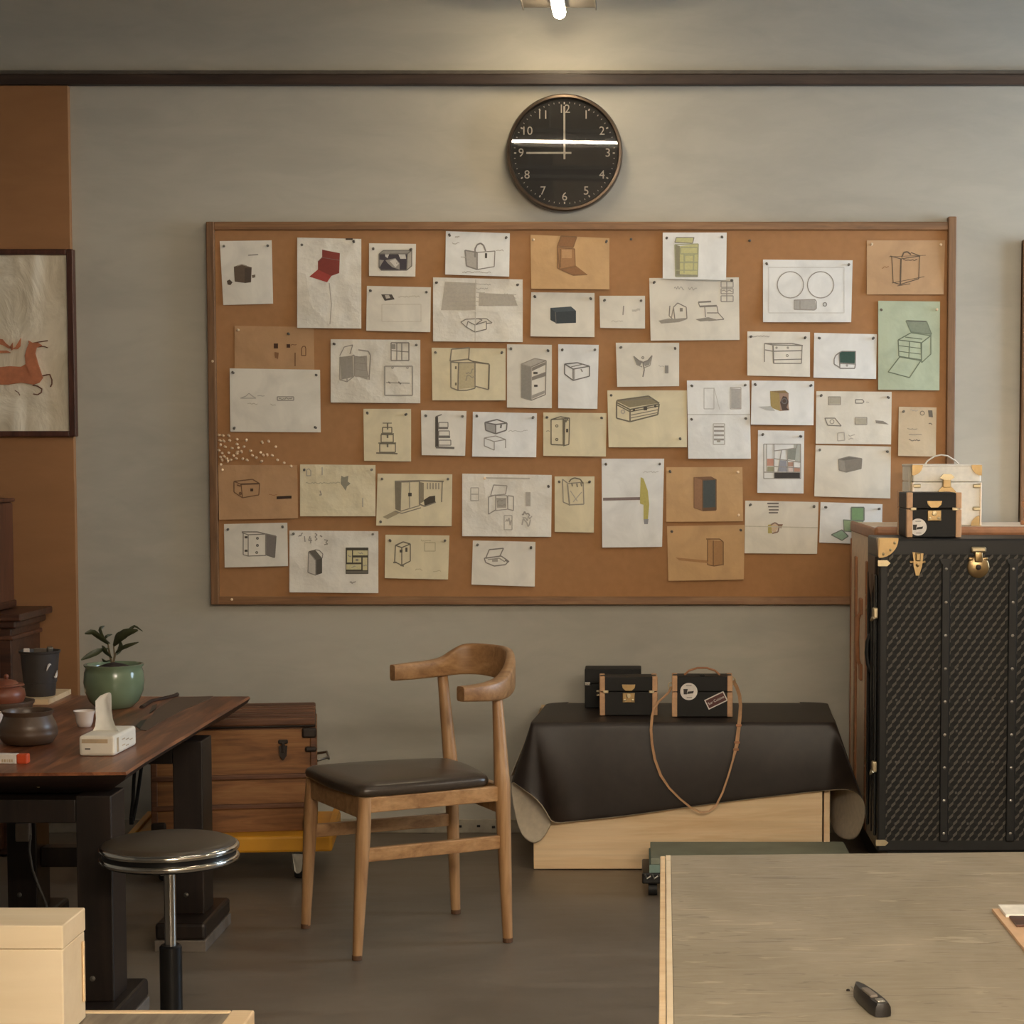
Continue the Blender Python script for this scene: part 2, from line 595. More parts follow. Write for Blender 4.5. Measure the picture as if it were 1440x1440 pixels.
# picture rail
z0 = PY(720, 119, YW - 0.03).z
z1 = PY(720, 104, YW - 0.03).z
rail = struct('trim_1', MB().box(((XL + XR) / 2, YW - 0.016, (z0 + z1) / 2), (XR - XL, 0.032, z1 - z0), 0.003), M['dark_rail'], 'dark wooden picture rail across the wall above the clock')
struct('rail_cap', MB().box(((XL + XR) / 2, YW - 0.012, z1 + 0.0065), (XR - XL, 0.024, 0.013), 0.003), M['rail_cap'], None, rail)
# pale skirting
struct('baseboard_back', MB().box(((XL + XR) / 2, YW - 0.006, 0.022), (XR - XL, 0.012, 0.044), 0.002), M['skirting'], 'low pale skirting along the foot of the plaster wall')

# ------------------------------------------------------------------ lamps
def tube_lamp(c, length, axis, label, tube, group=None, wings=0.115, tr=0.008, tz=0.0285, lip=0.02):
    t = thing('tube_lamp', c, label, 'ceiling lamp', group, 0 if axis == 'x' else PI / 2)
    L = length
    b = MB()
    b.box((0, 0, 0.042), (L, wings * 2, 0.012), 0.002)
    for k in (-1, 1):
        b.box((k * (L / 2 - 0.002), 0, (lip + 0.044) / 2), (0.004, wings * 2 if lip < 0.025 else 0.02, 0.044 - lip if lip < 0.025 else 0.004), 0.001)
        b.box((0, k * (wings - 0.002), (lip + 0.044) / 2), (L, 0.004, 0.044 - lip), 0.001)
    b.build('reflector', M['lamp_plate'], t, local=True)
    MB().box((0, 0, 0.065), (L * 0.9, 0.05, 0.03), 0.004).build('housing', M['white_metal'], t, local=True)
    x0, x1 = -L / 2 + 0.02, L / 2 - 0.02
    arc = [(tr * math.cos(PI + PI * k / 10), tr * math.sin(PI + PI * k / 10)) for k in range(11)]
    MB().loft([[Vector((x, p[0], tz + p[1])) for p in arc] for x in (x0, x1)]).build('tube', tube, t, 40, local=True)
    arc = [(tr * 1.06 * math.cos(PI * k / 10), 0.0005 + tr * 1.06 * math.sin(PI * k / 10)) for k in range(11)]
    MB().loft([[Vector((x, p[0], tz + p[1])) for p in arc] for x in (x0, x1)]).build('tube_back', M['white_metal'], t, 40, local=True)
    for s in (-1, 1):
        MB().box((s * (L / 2 - 0.05), 0, (tz + 0.045) / 2), (0.02, 0.012, 0.03), 0.002).build('lamp_holder', M['white_metal'], t, local=True)
        MB().tube([(s * L * 0.35, 0, 0.078), (s * L * 0.35, 0, ZC - c[2])], 0.004, 8).build('hanging_rod', M['white_metal'], t, local=True)
    return t


lz = PY(787, 11, 6.28).z - 0.036
lx = PY(787, 11, 6.28).x
tube_lamp((lx, 6.28 - 0.3, lz), 0.6, 'y', 'white tube lamp with lit tube hanging by the wall above the clock', M['tube_wall'], None, 0.115, 0.02, 0.017, 0.028)
yl_ = 6.38 - (lz + 0.0285 - 2.213) / 0.1547
for x, y, lb, tm in ((0.05, yl_, 'left lamp of the row nearest the cork board', 'tube_low'), (2.5, 3.6, 'unseen one added at the right to brighten that side', 'tube_fill'),
                     (-0.1, 2.75, 'unlit lamp of the second row', 'tube_off'),
                     (0.4, 0.3, 'left one of two unseen, added above the camera as fill', 'tube_fill'), (2.1, 0.2, 'right one of two unseen, added above the camera as fill', 'tube_fill'),
                     (-1.4, -1.5, 'left one of three unseen, added behind the camera for front light', 'tube_rear_fill'), (0.1, -1.6, 'middle one of three unseen, added behind the camera for front light', 'tube_rear_fill'), (1.6, -1.7, 'right one of three unseen, added behind the camera for front light', 'tube_rear_fill')):
    tube_lamp((x, y, lz), 1.28, 'x', 'long hanging tube lamp, ' + lb, M[tm], 'tube lamps over the workshop').rotation_euler.z = R(-6)  # side, overhead and rear lamps are unseen, added to brighten the room

# ------------------------------------------------------------------ cork board
bx0, bx1, bz0, bz1 = -1.38, 1.006, 0.745, 1.966
FWD = 0.034
fw_ = 0.026
bt = thing('cork_board', ((bx0 + bx1) / 2, YW, bz0), 'wide cork pin board in a brown wooden frame covered with pinned drawings', 'pin board')
MB().box(((bx0 + bx1) / 2, YW - 0.011, (bz0 + bz1) / 2), (bx1 - bx0 - 0.02, 0.02, bz1 - bz0 - 0.02)).build('cork_sheet', M['cork'], bt)
for z in (bz0 + fw_ / 2, bz1 - fw_ / 2):
    MB().box(((bx0 + bx1) / 2, YW - FWD / 2 - 0.001, z), (bx1 - bx0 - (0.05 if z > 1 else 0.0), FWD, fw_), 0.003).build('frame_rail', M['board_wood'], bt)
MB().box((bx0 + fw_ / 2, YW - FWD / 2 - 0.0025, (bz0 + bz1) / 2), (fw_, FWD + 0.001, bz1 - bz0), 0.003).build('frame_rail', M['board_wood_v'], bt)
MB().box((bx1 - fw_ / 2, YW - FWD / 2 - 0.004, (bz0 + bz1) / 2 + 0.008), (fw_, FWD + 0.004, bz1 - bz0 + 0.016), 0.003).build('frame_rail', M['board_wood_v'], bt)
b = MB()
for (px, py) in ((299, 508), (326, 843)):
    p = PY(px, py, YW - FWD - 0.002)
    b.lathe([(0.0005, 0.003), (0.004, 0.002), (0.0045, 0)], p, 10, M=Matrix.Rotation(R(90), 3, 'X'))
b.build('frame_nail', M['brass_pin'], bt)
# second frame at the right edge of the picture
px_ = PY(1437, 500, YW - 0.03).x
sb = thing('hanging_board', (px_ + 0.5, YW, 1.0), 'brown wooden board edge hanging on the plaster at the right border', 'board')
zt, zb_ = PY(1438, 337, YW - 0.03).z, PY(1438, 735, YW - 0.03).z
MB().box((px_ + 0.5, YW - 0.0115, (zt + zb_) / 2), (1.0, 0.02, zt - zb_ - 0.02)).build('panel', M['cork'], sb)
for sgn, xx in ((0, px_ + 0.013), (1, px_ + 0.987)):
    MB().box((xx, YW - 0.018, (zt + zb_) / 2), (0.026, 0.034, zt - zb_), 0.003).build('frame_rail', M['board_wood_v'], sb)
for zz in (zt - 0.013, zb_ + 0.013):
    MB().box((px_ + 0.5, YW - 0.017, zz), (0.948, 0.032, 0.026), 0.003).build('frame_rail', M['board_wood'], sb)

# ------------------------------------------------------------------ drawings on the board
YS = YW - 0.021                       # face of the cork
PAPER = {}
PC = {'w': (234, 228, 216), 'c': (236, 235, 232), 'b': (226, 213, 180), 'k': (204, 166, 120), 't': (196, 160, 122), 'g': (184, 194, 168),
      'n': (208, 188, 158), 'l': (228, 221, 207), 'd': (188, 148, 108)}


def paper_mat(code, cr):
    k = (code, cr)
    if k not in PAPER:
        PAPER[k] = paper('paper %s %d' % (code, cr), PC[code], (0.06, 0.25, 0.6)[cr])
    return PAPER[k]


G1, G2, G3, DK = (168, 160, 149), (136, 128, 118), (110, 102, 93), (76, 69, 62)


def L(pts, c=G3, w=1.3):
    return ('l', pts, c, w)


def F(pts, c):
    return ('f', pts, c)


def BX(pts, c=G3, w=1.3):            # closed outline
    return ('l', list(pts) + [pts[0]], c, w)


def RC(x0, y0, x1, y1, c=G3, w=1.2):
    return BX([(x0, y0), (x1, y0), (x1, y1), (x0, y1)], c, w)


def FR(x0, y0, x1, y1, c):
    return F([(x0, y0), (x1, y0), (x1, y1), (x0, y1)], c)


def CI(x, y, r, c=G2, w=1.4, n=28):
    return BX([(x + r * math.cos(2 * PI * k / n), y + r * math.sin(2 * PI * k / n)) for k in range(n)], c, w)


def SQ(x0, y, x1, c=G1, w=1.0, a=1.2, n=None):   # scribbled handwriting line
    n = n or max(4, int((x1 - x0) / 1.6))
    rnd = random.Random(int(x0 * 7 + y * 13))
    return ('l', [(x0 + (x1 - x0) * k / n, y + a * rnd.uniform(-1, 1)) for k in range(n + 1)], c, w)


def push_pin_mesh(name, mat, seg=10):
    b = MB()
    k_ = 0.8
    b.lathe([(r_ * k_, z_ * k_) for r_, z_ in [(0.0006, -0.004), (0.0008, 0.003), (0.0046, 0.0035), (0.0048, 0.0048), (0.0028, 0.0062), (0.0026, 0.0105), (0.0048, 0.0125), (0.0052, 0.0142), (0.0042, 0.0155), (0.0004, 0.016)]], (0, 0, 0), seg)
    o = b.build(name, mat, None, 40, local=True)
    me = o.data
    bpy.data.objects.remove(o)
    return me


PIN = {'d': push_pin_mesh('push_pin_dark', M['dark_pin']), 'b': push_pin_mesh('push_pin_brass', M['brass_pin'])}
prnd = random.Random(5)


def pin(px, py, tone, label, group, lift=0.003, tilt=None):
    o = bpy.data.objects.new('push_pin', PIN[tone])
    p = PY(px, py, YS - lift)
    o.location = p
    tx, tz = (prnd.uniform(-0.35, 0.35), prnd.uniform(-0.35, 0.35)) if tilt is None else tilt
    o.rotation_euler = (PI / 2 + tx, 0, tz)
    COL.objects.link(o)
    tag(o, label, 'push pin', group)
    return o


CORNER = {0: 'top left', 1: 'top right', 2: 'bottom right', 3: 'bottom left'}
SHEET_N = 0


def sheet(q, code, cr, label, nick, ink=(), pins=((0, 'd'), (1, 'd')), layer=0, curl=None):
    """q: four corners UL UR LR LL read from the photograph; ink: marks drawn on it."""
    global SHEET_N
    SHEET_N += 1
    rnd = random.Random(SHEET_N * 31)
    cu = rnd.uniform(0.006, 0.014) if curl is None else curl
    cl, crn = rnd.uniform(-0.003, 0.004), rnd.uniform(-0.003, 0.004)
    base = YS - 0.0022 - 0.0035 * layer

    def uv_of(px, py):
        # inverse bilinear, two newton-like passes are enough for near rectangles
        u, v = 0.5, 0.5
        for _ in range(6):
            x, y = at(u, v)
            wx = (q[1][0] - q[0][0]) * (1 - v) + (q[2][0] - q[3][0]) * v
            hy = (q[3][1] - q[0][1]) * (1 - u) + (q[2][1] - q[1][1]) * u
            u += (px - x) / wx
            v += (py - y) / hy
        return u, v

    def at(u, v):
        x = (q[0][0] * (1 - u) + q[1][0] * u) * (1 - v) + (q[3][0] * (1 - u) + q[2][0] * u) * v
        y = (q[0][1] * (1 - u) + q[1][1] * u) * (1 - v) + (q[3][1] * (1 - u) + q[2][1] * u) * v
        return x, y

    def depth(u, v):
        vv = max(0.0, min(1.0, v))
        uu = max(0.0, min(1.0, u))
        d = cu * vv * vv + (cl * (1 - uu) ** 2 + crn * uu ** 2) * vv ** 2 + 0.0016 * math.sin(uu * PI) * (0.3 + vv)
        if cr == 2:
            d += 0.0016 * (1 + math.sin(uu * 9 + SHEET_N) * math.cos(vv * 8 + 2 * SHEET_N))
        return base - max(0.0, d)

    def P3(px, py, off=0.0):
        u, v = uv_of(px, py)
        return PY(px, py, depth(u, v) - off)
    c0 = PY((q[0][0] + q[1][0] + q[2][0] + q[3][0]) / 4, max(q[2][1], q[3][1]), base)
    t = thing('drawing_sheet', c0, label, 'drawing', 'drawings pinned to the cork board')
    n, m = 10, 10
    front = [[PY(*at(i / n, j / m), depth(i / n, j / m)) for i in range(n + 1)] for j in range(m + 1)]
    b = MB()
    b.patch(front)
    b.patch([[p + Vector((0, 0.0007, 0)) for p in r] for r in front])
    rim = front[0] + [r[-1] for r in front[1:]] + list(reversed(front[-1]))[1:] + [r[0] for r in reversed(front)][1:-1]
    b.loft([rim, [p + Vector((0, 0.0007, 0)) for p in rim]], caps=False)
    bmesh.ops.remove_doubles(b.bm, verts=b.bm.verts[:], dist=1e-5)
    b.build('paper', paper_mat(code, cr), t, 60)
    todo = [(k, st_) for k, st_ in enumerate(ink)]
    boxes = []
    for k, st_ in todo:
        xs, ys = [p[0] for p in st_[1]], [p[1] for p in st_[1]]
        boxes.append([min(xs) - 3, min(ys) - 3, max(xs) + 3, max(ys) + 3])
    gid = list(range(len(todo)))
    for i in range(len(todo)):
        for j in range(i):
            A, B_ = boxes[i], boxes[j]
            if A[0] < B_[2] and B_[0] < A[2] and A[1] < B_[3] and B_[1] < A[3]:
                gi, gj = gid[i], gid[j]
                gid = [gj if g == gi else g for g in gid]
    for gsel in sorted(set(gid)):
        bm = bmesh.new()
        lay = bm.loops.layers.float_color.new('Ink')

        def face(pts, c, wash=0.16):
            f = bm.faces.new([bm.verts.new(p) for p in pts])
            pc_ = lin(PC[code])
            cc = tuple(x * (1 - wash) + y_ * wash for x, y_ in zip(lin(c), pc_))
            for lp in f.loops:
                lp[lay] = cc
        for (k, st_), g in zip(todo, gid):
            if g != gsel:
                continue
            off = 0.0007 + 0.00005 * k
            if st_[0] == 'f':
                f2 = bmesh.new()
                f2.faces.new([f2.verts.new((x, y, 0)) for x, y in st_[1]])
                bmesh.ops.triangulate(f2, faces=f2.faces[:])
                for _ in range(5):
                    es = [e for e in f2.edges if e.calc_length() > 8]
                    if not es:
                        break
                    bmesh.ops.subdivide_edges(f2, edges=es, cuts=1)
                    bmesh.ops.triangulate(f2, faces=f2.faces[:])
                for f in f2.faces:
                    face([P3(v.co.x, v.co.y, off) for v in f.verts], st_[2], 0.03)
                f2.free()
            else:
                pts, c, w = st_[1], st_[2], st_[3]
                for (x0, y0), (x1, y1) in zip(pts, pts[1:]):
                    d = math.hypot(x1 - x0, y1 - y0)
                    if d < 1e-6:
                        continue
                    nx, ny = -(y1 - y0) / d * w / 2, (x1 - x0) / d * w / 2
                    ns = max(1, int(d / 7))
                    for i in range(ns):
                        a, e = i / ns, (i + 1) / ns
                        ax, ay, ex, ey = x0 + (x1 - x0) * a, y0 + (y1 - y0) * a, x0 + (x1 - x0) * e, y0 + (y1 - y0) * e
                        face([P3(ax + nx, ay + ny, off), P3(ex + nx, ey + ny, off), P3(ex - nx, ey - ny, off), P3(ax - nx, ay - ny, off)], c)
        for f in bm.faces:
            f.normal_update()
            if f.normal.y > 0:
                f.normal_flip()
        bm.transform(Matrix.Translation(-Vector(t.location)))
        me = bpy.data.meshes.new('sketch')
        bm.to_mesh(me)
        bm.free()
        me.materials.append(M['ink'])
        so = bpy.data.objects.new('sketch', me)
        COL.objects.link(so)
        so.parent = t
    for pn in pins:
        if isinstance(pn[0], int):
            cn = pn[0]
            cx, cy = q[cn]
            px = cx + (6 if cn in (0, 3) else -6)
            py = cy + (7 if cn in (0, 1) else -6)
            where = CORNER[cn] + ' corner'
        else:
            px, py = pn[0]
            u, v = uv_of(px, py)
            where = ('upper' if v < 0.3 else 'middle' if v < 0.7 else 'lower') + (' left' if u < 0.4 else ' right' if u > 0.6 else ' middle') + ' part'
        u, v = uv_of(px, py)
        pin(px, py, pn[1], '%s push pin in the %s of the %s' % ('dark' if pn[1] == 'd' else 'brass', where, nick), 'push pins holding the drawings', YS - depth(u, v) + 0.0002)
    return t


def box3(fl, dx, dy, h, c=G3, w=1.4, shade=None):
    """Line drawing of a box: front-bottom corner fl, left edge vector dx, right edge vector dy, height h."""
    x, y = fl
    A, B_, C_ = (x, y), (x + dx[0], y + dx[1]), (x + dy[0], y + dy[1])
    up = lambda p: (p[0], p[1] - h)
    D_ = (x + dx[0] + dy[0], y + dx[1] + dy[1])
    out = []
    if shade:
        out += [F([A, B_, up(B_), up(A)], shade[0]), F([A, C_, up(C_), up(A)], shade[1]), F([up(A), up(B_), up(D_), up(C_)], shade[2])]
    out += [BX([A, B_, up(B_), up(A)], c, w), BX([A, C_, up(C_), up(A)], c, w), L([up(B_), up(D_), up(C_)], c, w)]
    return out


def sheets():
    S = sheet
    S([(309, 339), (382, 338), (384, 427), (314, 429)], 'w', 0, 'cream sheet with a small brown shaded cube, at the upper left of the board', 'sheet with the brown cube',
      [F([(329, 375), (339, 372), (354, 376), (353, 397), (345, 398), (330, 396)], (92, 74, 58)), F([(344, 377), (353, 377), (352, 396), (344, 397)], (72, 57, 45)), L([(333, 374), (340, 372), (347, 374)], (140, 125, 108)),
       F([(319, 395), (323, 393), (327, 397), (324, 401), (320, 400)], (84, 68, 54)), F([(354, 387), (359, 386), (359, 390), (355, 391)], (120, 104, 88)), L([(349, 359), (363, 358)], G2, 1.6)], ((0, 'd'), (1, 'd')))
    S([(418, 334), (508, 336), (508, 462), (418, 461)], 'w', 2, 'tall creased sheet with a red open case drawn on it', 'sheet with the red case',
      [F([(453, 351), (478, 356), (477, 384), (466, 388), (447, 379), (447, 368), (453, 362)], (136, 50, 40)), F([(435, 389), (447, 379), (466, 388), (460, 397)], (166, 58, 50)), L([(447, 368), (453, 362), (477, 366)], (108, 38, 32), 1.0),
       L([(463, 398), (466, 428), (464, 456)], (170, 160, 146), 1.4), FR(486, 335, 496, 337.5, (70, 54, 42))], (((424, 344), 'd'), ((498, 341), 'd')))
    pu, gy, wh = (58, 50, 60), (150, 144, 136), (206, 200, 192)
    S([(519, 342), (585, 343), (584, 389), (519, 388)], 'w', 0, 'small sheet with a black and white patchwork case', 'sheet with the patchwork case',
      [F([(533, 357), (539, 352), (579, 352), (573, 357)], gy), F([(573, 357), (579, 352), (579, 374), (572, 380)], (178, 170, 158)), F([(533, 357), (573, 357), (572, 380), (536, 380), (533, 376)], pu),
       F([(541, 356), (548, 356), (545, 363), (542, 361)], wh), F([(560, 357), (570, 357), (571, 364), (563, 364)], wh), F([(542, 366), (556, 363), (562, 370), (562, 379), (552, 376), (545, 370)], gy), F([(548, 367), (556, 364), (561, 371), (556, 376)], wh), F([(533, 365), (540, 366), (536, 372), (534, 376)], gy),
       BX([(533, 357), (573, 357), (572, 380), (536, 380), (533, 376)], DK), L([(573, 357), (579, 352), (579, 374), (572, 380)], DK), L([(533, 357), (539, 352), (579, 352)], DK, 1.0)])
    S([(516, 402), (606, 404), (605, 467), (515, 465)], 'l', 0, 'cream sheet blank but for one small black tray near its top', 'sheet with the tiny black tray',
      [F([(536, 414), (551, 414), (555, 421), (541, 423)], DK), F([(541, 415), (547, 415), (549, 419), (543, 420)], (190, 180, 166)), SQ(560, 417, 590, (190, 180, 160)), RC(537, 428, 592, 452, (196, 186, 168), 0.8)])
    S([(627, 325), (717, 328), (716, 389), (626, 386)], 'c', 0, 'white sheet with a pencilled square bag with round handle', 'sheet with the handled bag',
      [F([(654, 352), (671, 355), (671, 379), (656, 374)], (176, 170, 162)), BX([(654, 352), (671, 355), (671, 379), (656, 374)], G3, 1.8), BX([(671, 355), (696, 353), (695, 375), (671, 379)], G3, 1.3), L([(668, 362), (668, 350), (671, 344), (676, 342), (680, 345), (683, 353)], G3, 2.2), FR(682, 356, 685, 363, DK),
       SQ(640, 333, 646, G1, 1.6), SQ(636, 342, 646, G1), SQ(648, 362, 660, G1), SQ(650, 383, 690, G1), SQ(697, 352, 708, G1)])
    S([(609, 390), (735, 393), (735, 481), (609, 480)], 'w', 2, 'large folded sheet with faint shading above a small open carton', 'large sheet with the open carton',
      [F([(626, 396), (670, 398), (668, 436), (620, 438)], (184, 176, 162)), F([(674, 412), (722, 414), (728, 430), (673, 430)], (180, 172, 158))] + [SQ(628, 400 + 6 * k, 690 - 4 * k, G1, 0.8) for k in range(6)] + [SQ(676, 414 + 5 * k, 726, G1, 0.8) for k in range(4)] +
      [BX([(658, 452), (668, 457), (668, 467), (656, 460)], G3), BX([(668, 457), (684, 452), (684, 463), (668, 467)], G3), L([(648, 453), (655, 449), (672, 448), (678, 450), (668, 457)], G3), L([(648, 453), (656, 460)], G3), L([(672, 448), (684, 448), (692, 454), (684, 455)], G3), L([(669, 393), (668, 480)], (190, 182, 168), 1.0), L([(609, 437), (735, 438)], (226, 220, 208), 1.6)])
    kb, kd = (146, 104, 70), (116, 82, 56)
    S([(746, 330), (857, 335), (857, 407), (747, 406)], 'k', 1, 'kraft paper sheet with a standing open trunk shaded in brown', 'kraft sheet with the open trunk',
      [F([(789, 332), (811, 333), (806, 348), (784, 346)], kb), F([(784, 348), (808, 350), (809, 375), (786, 378), (784, 376)], (164, 122, 84)), F([(786, 378), (809, 373), (826, 386), (806, 387)], kb), FR(790, 351, 804, 363, (190, 150, 108)),
       BX([(789, 332), (811, 333), (806, 348), (784, 346)], kd, 1.6), BX([(784, 348), (808, 350), (809, 375), (787, 379)], kd, 1.4), L([(784, 346), (784, 377), (806, 387), (826, 386)], kd, 1.6), L([(788, 350), (788, 376)], kd, 1.6)], (((751, 337), 'b'), ((852, 341), 'd')))
    S([(747, 411), (836, 412), (836, 474), (746, 473)], 'l', 0, 'cream sheet with a dark slate blue chest', 'sheet with the slate blue chest',
      [F([(774, 433), (803, 431), (810, 437), (810, 454), (783, 455), (774, 450)], (48, 56, 62)), F([(774, 433), (803, 431), (810, 437), (781, 439)], (66, 76, 82)), L([(781, 439), (782, 455)], (36, 42, 48))])
    S([(843, 416), (907, 416), (907, 462), (844, 461)], 'l', 0, 'small cream sheet, nearly blank with one short upright stroke', 'small nearly blank sheet', [L([(877, 430), (876, 443)], G2, 1.6), SQ(860, 452, 876, (186, 178, 164)), SQ(889, 436, 900, (186, 178, 164), 3)])
    gy2, gl2 = (150, 150, 104), (196, 192, 138)
    S([(913, 391), (1039, 390), (1040, 478), (915, 479)], 'l', 0, 'large pale sheet with a house shaped bag and an open stall in pencil', 'sheet with the house shaped bag',
      [BX([(949, 449), (947, 432), (953, 426), (965, 432), (966, 448)], G3, 1.4), L([(942, 430), (941, 444), (946, 449)], G3), L([(947, 432), (944, 448)], G2), L([(958, 433), (958, 438)], G3, 4), F([(926, 451), (940, 448), (966, 449), (955, 453), (930, 455)], (158, 150, 138)),
       L([(982, 425), (1000, 424)], G3, 2.4), L([(984, 431), (1008, 430)], G3, 2.6), L([(982, 425), (984, 431)], G3), L([(991, 431), (992, 446)], G3), L([(1008, 430), (1010, 440)], G3), L([(994, 440), (1010, 440), (1018, 449), (996, 451)], G3), F([(978, 449), (996, 446), (1010, 450), (985, 452)], (150, 142, 130)),
       RC(1014, 396, 1031, 404, G2), RC(1014, 406, 1031, 413, G2), RC(1014, 416, 1031, 424, G2), L([(1022, 396), (1022, 424)], G2), SQ(1015, 409, 1030, G2), SQ(948, 405, 962, G1, 1, 3), SQ(968, 406, 980, G1, 1, 3)], (((919, 398), 'd'), ((1028, 394), 'd')))
    S([(932, 327), (1022, 327), (1021, 394), (932, 392)], 'c', 0, 'white sheet with an olive green cabinet with open lid', 'sheet with the olive cabinet',
      [F([(949, 344), (956, 346), (956, 389), (950, 388)], (138, 132, 106)), F([(956, 346), (982, 343), (981, 389), (956, 389)], gl2), F([(951, 334), (976, 334), (974, 342), (949, 341)], gl2), BX([(951, 334), (976, 334), (974, 342), (949, 341)], G3), BX([(949, 344), (982, 343), (981, 389), (950, 389)], gy2, 1.5),
       RC(957, 348, 981, 357, gy2, 1.6), RC(963, 359, 975, 368, gy2), L([(956, 369), (981, 369)], gy2, 2), L([(962, 357), (962, 384)], gy2, 1.6), L([(976, 357), (975, 380)], gy2, 1.6), L([(950, 380), (981, 380)], gy2), L([(950, 387), (981, 388)], (120, 116, 90), 3)], layer=1.6)
    S([(1073, 365), (1199, 366), (1197, 453), (1073, 453)], 'c', 0, 'large white sheet with two big pencilled circles side by side', 'sheet with the two circles',
      [CI(1111.5, 400.5, 18.5), CI(1154, 400.5, 18.5), F([(1118, 422), (1146, 421), (1148, 434), (1144, 436), (1118, 435)], (172, 168, 162)), BX([(1117, 422), (1146, 421), (1148, 424), (1148, 434), (1145, 436), (1117, 435)], G2), L([(1125, 422), (1125, 436)], G2), CI(1160, 428, 2.6, G3, 1.2, 10), RC(1081, 376, 1187, 440, (192, 188, 180), 0.8)], curl=0.014)
    S([(1219, 338), (1329, 338), (1327, 414), (1219, 414)], 't', 0, 'tan sheet with an ink drawn tall bag, in the upper right corner of the board', 'tan sheet with the tall bag',
      [L([(1254, 360), (1256, 397), (1266, 400)], DK), L([(1267, 364), (1266, 401)], DK, 2.2), L([(1252, 360), (1267, 364), (1294, 360), (1281, 355)], DK, 1.3), L([(1293, 360), (1292, 392), (1266, 400)], DK), L([(1268, 362), (1271, 355), (1276, 354), (1281, 358)], DK, 2), L([(1254, 398), (1300, 389)], DK, 0.9), L([(1250, 361), (1302, 359)], DK, 0.7), SQ(1270, 366, 1290, DK, 1.2), L([(1262, 402), (1280, 399)], DK, 1), SQ(1240, 376, 1250, kb)], ((0, 'b'), (1, 'b')))
    gg = (104, 112, 94)
    S([(1235, 423), (1322, 424), (1321, 549), (1235, 548)], 'g', 1, 'tall pale green sheet with an open chest of drawers', 'pale green sheet',
      [F([(1274, 451), (1303, 452), (1310, 470), (1281, 467)], (134, 142, 122)), BX([(1274, 451), (1303, 452), (1310, 470), (1281, 467)], gg, 1.6), L([(1276, 451), (1302, 452)], DK, 1.6), BX([(1263, 478), (1296, 482), (1296, 506), (1264, 501)], gg, 1.5), L([(1263, 478), (1281, 468), (1309, 472), (1296, 482)], gg, 1.5), L([(1309, 470), (1309, 498), (1296, 510), (1295, 482)], gg, 1.4), L([(1279, 480), (1278, 503)], gg),
       L([(1264, 486), (1295, 490)], gg, 1.1), L([(1264, 494), (1295, 498)], gg, 1.1), BX([(1265, 502), (1295, 507), (1279, 531), (1249, 523)], gg, 1.5), L([(1273, 474), (1297, 477)], gg)], (((1239, 435), 'd'), ((1317, 436), 'b')), layer=1.0)
    S([(1051, 466), (1139, 467), (1139, 530), (1051, 528)], 'w', 0, 'white sheet with a long low pencilled chest with two drawers', 'sheet with the low drawers',
      [L([(1075, 483), (1075, 509)], G3), L([(1075, 483), (1087, 485), (1129, 486), (1113, 483), (1075, 483)], G3, 1.6), L([(1087, 486), (1088, 511)], G3, 2), L([(1076, 492), (1087, 494), (1128, 493)], G3, 1.5), L([(1088, 506), (1128, 505)], G3), L([(1128, 486), (1127, 511), (1088, 511)], G3), CI(1092, 489, 1.2, G3, 1, 6), CI(1108, 489, 1.2, G3, 1, 6), CI(1107, 500, 1.6, G3, 1, 6), SQ(1056, 473, 1082, G1, 1.2)])
    S([(1145, 468), (1233, 470), (1232, 533), (1144, 531)], 'c', 0, 'white sheet with a dark green round topped box', 'sheet with the green box',
      [F([(1180, 496), (1184, 494), (1203, 494), (1202, 511), (1181, 510)], (40, 74, 62)), BX([(1173, 505), (1175, 500), (1180, 496), (1181, 517), (1173, 512)], G3, 1.5), BX([(1181, 511), (1203, 512), (1202, 518), (1181, 518)], G3, 1.6), L([(1203, 494), (1203, 512)], G3), L([(1180, 496), (1184, 494), (1203, 494)], G3), CI(1191, 514, 1.2, G3, 1, 6)], curl=0.011)
    S([(1264, 572), (1317, 573), (1316, 642), (1263, 641)], 'n', 1, 'small tan note with a few scribbles, low on the right of the board', 'small tan note',
      [CI(1297, 581, 3, G3, 1.2, 8), F([(1305, 577), (1311, 577), (1312, 587), (1306, 586)], G3), SQ(1306, 595, 1311, G3, 1.4, 2), SQ(1276, 603, 1290, G2), SQ(1278, 611, 1296, G2, 1, 0.6), SQ(1278, 619, 1294, G3, 1.3), SQ(1280, 577, 1291, G1)], ((0, 'd'),))
    S([(1057, 535), (1145, 536), (1144, 598), (1056, 597)], 'c', 0, 'white sheet with a small ochre box with a dark round opening', 'sheet with the ochre box',
      [F([(1083, 550), (1096, 553), (1097, 578), (1084, 573)], (166, 142, 84)), F([(1083, 550), (1104, 549), (1109, 553), (1096, 553)], (140, 116, 74)), F([(1096, 553), (1109, 553), (1109, 572), (1110, 577), (1097, 578)], (160, 130, 110)), F([(1101, 557), (1106, 558), (1109, 565), (1106, 573), (1110, 577), (1100, 577), (1097, 566)], (78, 58, 48)), CI(1103, 564, 3.6, (60, 46, 40), 1.4, 12), F([(1066, 572), (1084, 571), (1090, 578), (1078, 577)], (182, 180, 176))])
